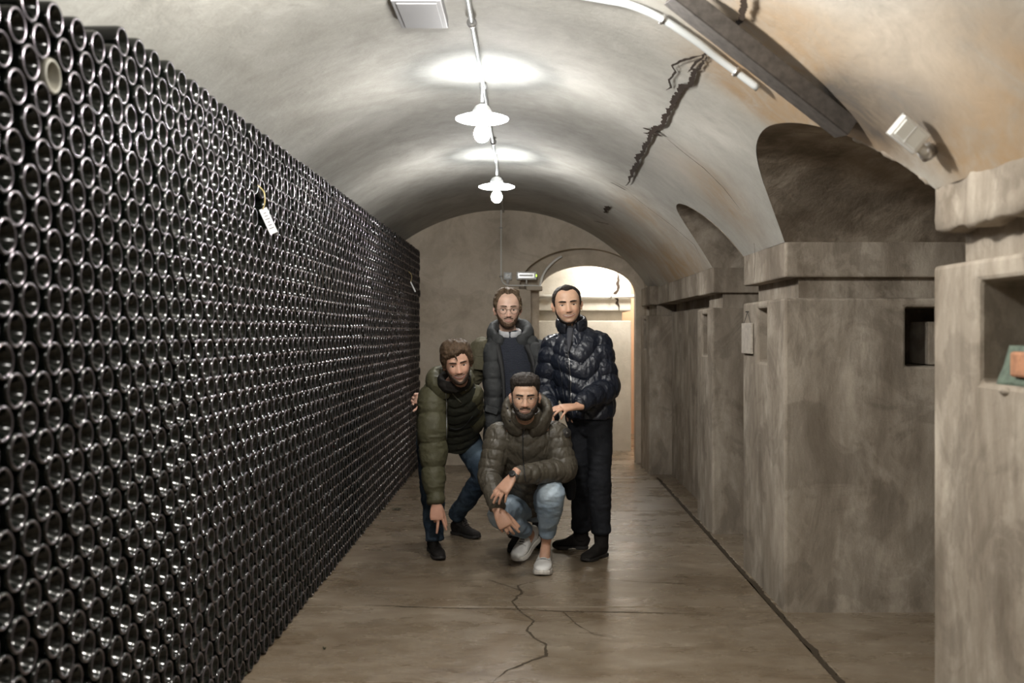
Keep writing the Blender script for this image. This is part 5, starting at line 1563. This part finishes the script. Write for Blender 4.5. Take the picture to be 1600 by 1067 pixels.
    tubeon([pk, hd_, inn], [(688,575),(690,590),(700,606),(712,620),(720,628)], 0.004, 'hood_piping', simple('piping_grey', (0.10,0.10,0.075), 0.6), root, 0.006)
    tubeon([inn, pk], [(703,668),(714,670),(726,664),(738,650)], 0.003, 'seam', ZIPD, root, 0.004)
    for q in ((741,606),(727,609)):
        c = on([hd_, pk, inn], *q, 0.004)
        if c: v, f = ellipsoid(c[0], (0.006,0.004,0.006), None, 10); mesh_obj('snap', v, f, ZIPM, root, smooth=True)
    return root
man_bending()

# ---------------------------------------------------------------- man squatting in front
def man_squatting():
    root = thing('person', (*W(838, 880, 6.15)[:2], 0), 'bearded man squatting in front in a brown quilted jacket, light blue jeans and white trainers', 'person')
    J = dict(pelvis=(838,778,6.40), chest=(828,710,6.16), neck=(822,656,6.02), shL=(866,680,6.08), elL=(882,733,6.02), wrL=(806,743,5.78),
             shR=(781,682,6.08), elR=(765,742,6.03), wrR=(778,795,5.86), hipL=(852,787,6.38), knL=(861,769,5.93), anL=(853,850,6.12), ftL=(849,888,6.02),
             hipR=(822,787,6.38), knR=(779,804,6.05), anR=(829,834,6.40), ftR=(812,868,6.31))
    h = Head(W(820.5, 620.5, 5.86), (0.04, 0.0, 0.0), 1.03, width=1.06, jaw=1.0)
    sk = skin_mat('tan_skin', (0.55,0.345,0.24))
    hl = hand(W(801,745,5.76), (-0.62,-0.22,-0.80), (-0.42,-0.85,0.55), -1, per=[(0.10,0.22,0.15),(0.12,0.25,0.15),(0.18,0.28,0.2),(0.25,0.3,0.2)], splay=(0.14,0.04,-0.06,-0.16), tcurl=0.2, tout=0.40, k=1.08)
    hr = hand(W(778,798,5.85), (0.40,-0.20,-0.72), (-0.1,-0.95,0.2), 1, per=[(0.20,0.35,0.25),(0.45,0.55,0.35),(0.55,0.6,0.4),(0.6,0.65,0.4)], splay=(0.22,0.05,-0.05,-0.12), tcurl=0.3, tout=0.40, k=1.10)
    stub = lambda au, Q: 0.40*sst(-Q[:,2], 0.035, 0.06)*(au < 1.45) + 0.55*sst(Q[:,2], -0.01, 0.03)*sst(au, 0.92, 1.1)
    skeleton(h, J, [hl, hr], sk, root, stub)
    HB = hair_mat('dark_short_hair', (0.009,0.007,0.006), (0.042,0.033,0.027))
    face(h, root, dict(brow=HB, hair=HB, beard=HB, lip=simple('lips_tan', (0.34,0.17,0.14), 0.45), eye_open=0.0046, brow_t=0.0044, brow_z=0.0165,
        beard_line=[(0,-0.084),(0.18,-0.082),(0.38,-0.070),(0.6,-0.058),(0.85,-0.048),(1.1,-0.030),(1.25,-0.008),(1.35,0.008),(1.6,0.012)], beard_t=0.0120, beard_nz=0.002,
        hairline=[(0,0.066),(0.3,0.064),(0.6,0.066),(0.82,0.060),(0.95,0.040),(1.12,0.024),(1.25,0.0),(1.40,-0.004),(1.62,0.018),(1.9,0.01),(2.15,-0.04),(3.15,-0.055)],
        hair_t=lambda u,v,Q: 0.001+0.006*sst(Q[:,2],0.03,0.055)+0.019*sst(Q[:,2],0.055,0.098), hair_nz=0.003, hair_nzs=(95,55,95), hair_edge=0.014))
    glasses(h, root, WIRE, 0.0220, 0.0008, -0.004)
    A = lambda k: arr(J[k])
    # jeans and trainers
    trousers(J, DENIM_L, root, hem=0.80, rh=0.098, ra=0.050, kneer={'L': 0.082, 'R': 0.076}, amp=0.007, fade_lit_spots=[((858,765,5.86),0.075),((765,800,6.0),0.07),((800,770,6.1),0.05)], wrs=(1.2,1.2,1.6))
    lace = simple('white_lace', (0.62,0.62,0.62), 0.7)
    shoe(root, F(846,901), F(854,882), 'sneaker', WLEATH, WSOLE, 'trainer', lace=lace, width=1.25)
    tr = F(806,879); d_ = np.array([0.135, 0.20, 0.0]); hh = tr + d_*1.02 + np.array([0,0,0.105])
    shoe(root, tr + np.array([0,0,-0.002]), hh, 'sneaker', WLEATH, WSOLE, 'trainer', lace=lace, width=1.25)
    # jacket
    T = rows((838,790,6.40,0.150,0.12),(837,765,6.34,0.185,0.150),(834,740,6.26,0.192,0.155),(830,712,6.17,0.195,0.158),(825,690,6.10,0.190,0.145),(823,673,6.06,0.150,0.120),(822,660,6.03,0.090,0.085))
    G = [loft(T, side=(1,0,0), step=0.005, n=64, puff=(0.074,0.009,-0.075), cap=0.2)]
    G.append(limb([mid(J['shL'],J['chest'],0.3), J['shL'], mid(J['shL'],J['elL'],0.5), J['elL'], mid(J['elL'],J['wrL'],0.35), mid(J['elL'],J['wrL'],0.7), mid(J['elL'],J['wrL'],0.97)], [0.082,0.090,0.083,0.076,0.068,0.060,0.050], side=(0,1,0), step=0.0045, n=48, puff=(0.060,0.0075,0.016)))
    G.append(limb([mid(J['shR'],J['chest'],0.3), J['shR'], mid(J['shR'],J['elR'],0.5), J['elR'], mid(J['elR'],J['wrR'],0.4), mid(J['elR'],J['wrR'],0.96)], [0.082,0.088,0.080,0.073,0.064,0.047], side=(0,1,0), step=0.0045, n=48, puff=(0.060,0.0075,0.016)))
    jk = put(remesh(G, 0.0048, 1, 0.4), 'jacket', BROWNQ, root, lambda P, Nn: wr(0.002, 16, (1,1,1.5), 0.001, 55)(P, Nn) + folds(P, 0.0038, 20, (1.5,1.5,0.8)))
    nk = W(822, 656, 6.02)
    hd_ = put(remesh([ring(nk+np.array([0.006,0.000,0.045]), 0.122, 0.110, 0.30, 2*math.pi-0.30, 0.033, 0.062, (0.45,0.05,0), drop=lambda a: -0.055*max(0, math.cos(a))+0.03*max(0,-math.cos(a)), cap=0.8)], 0.005, 1), 'hood', BROWNQ, root, wr(0.006, 18, (1,1,1), 0.0012, 60))
    put(remesh([ring(nk+np.array([0,-0.050,0.022]), 0.080, 0.080, 0.05, 2*math.pi-0.05, 0.018, 0.046, (0.30,0,0))], 0.0045, 1), 'collar', BROWNQ, root, wr(0.003, 30))
    tubeon([jk, hd_], [(816,668),(817,690),(817,712),(819,735),(821,752)], 0.0035, 'zip', ZIPD, root, 0.002)
    tubeon([jk, hd_], [(813,668),(817,668),(818,685)], 0.0030, 'zip_pull', ZIPM, root, 0.008)
    for q in ((793,638),(797,657)):
        c = on([hd_, jk], *q, 0.004)
        if c: v, f = ellipsoid(c[0], (0.006,0.005,0.006), None, 10); mesh_obj('snap', v, f, ZIPD, root, smooth=True)
    # round badge on the sleeve
    c = on([jk], 885, 676, 0.004)
    if c:
        n_ = Vector(c[1]); q_ = n_.to_track_quat('Z', 'Y').to_matrix()
        vv, ff = revolve([(0,0.003),(0.020,0.003),(0.022,0.001),(0.026,0.003),(0.029,0.001),(0.029,-0.004)], 28)
        mesh_obj('sleeve_badge', [np.array(q_ @ Vector(p)) + c[0] for p in vv], ff, simple('badge_black', (0.022,0.020,0.018), 0.5), root, smooth=True)
        ww, gg = revolve([(0,0.0045),(0.009,0.0045),(0.010,0.002)], 3)
        mesh_obj('badge_emblem', [np.array(q_ @ Vector(p)) + c[0] for p in ww], gg, simple('badge_grey', (0.16,0.15,0.14), 0.5), root)
    # watch
    wd = A('wrL')-A('elL'); wd /= np.linalg.norm(wd); wc = W(803.5, 743.8, 5.765)
    put(remesh([loft([(*(wc-wd*0.010),0.033,0.030),(*(wc+wd*0.010),0.033,0.030)], side=(0,1,0), step=0.004, cap=0.1)], 0.004, 1), 'watch_strap', simple('watch_metal', (0.20,0.19,0.18), 0.3, metal=0.8), root)
    wn = np.array([-0.35,-0.75,0.55]); wn /= np.linalg.norm(wn); q_ = Vector(wn).to_track_quat('Z','Y').to_matrix()
    vv, ff = revolve([(0,0.006),(0.015,0.006),(0.0195,0.005),(0.0205,0.0),(0.0205,-0.004)], 24)
    mesh_obj('watch_case', [np.array(q_ @ Vector(p)) + wc + wn*0.034 for p in vv], ff, simple('watch_dark', (0.05,0.05,0.05), 0.2, metal=0.5), root, smooth=True)
    # belt pouch side of the jacket hanging behind
    put(remesh([loft(rows((887,742,6.20,0.040,0.05),(890,760,6.22,0.042,0.05),(892,778,6.22,0.026,0.04)), side=(1,0,0), step=0.006)], 0.0055, 2), 'jacket_tail', BLACKD, root, label='dark hem of the clothes hanging behind the knee')
    return root
man_squatting()
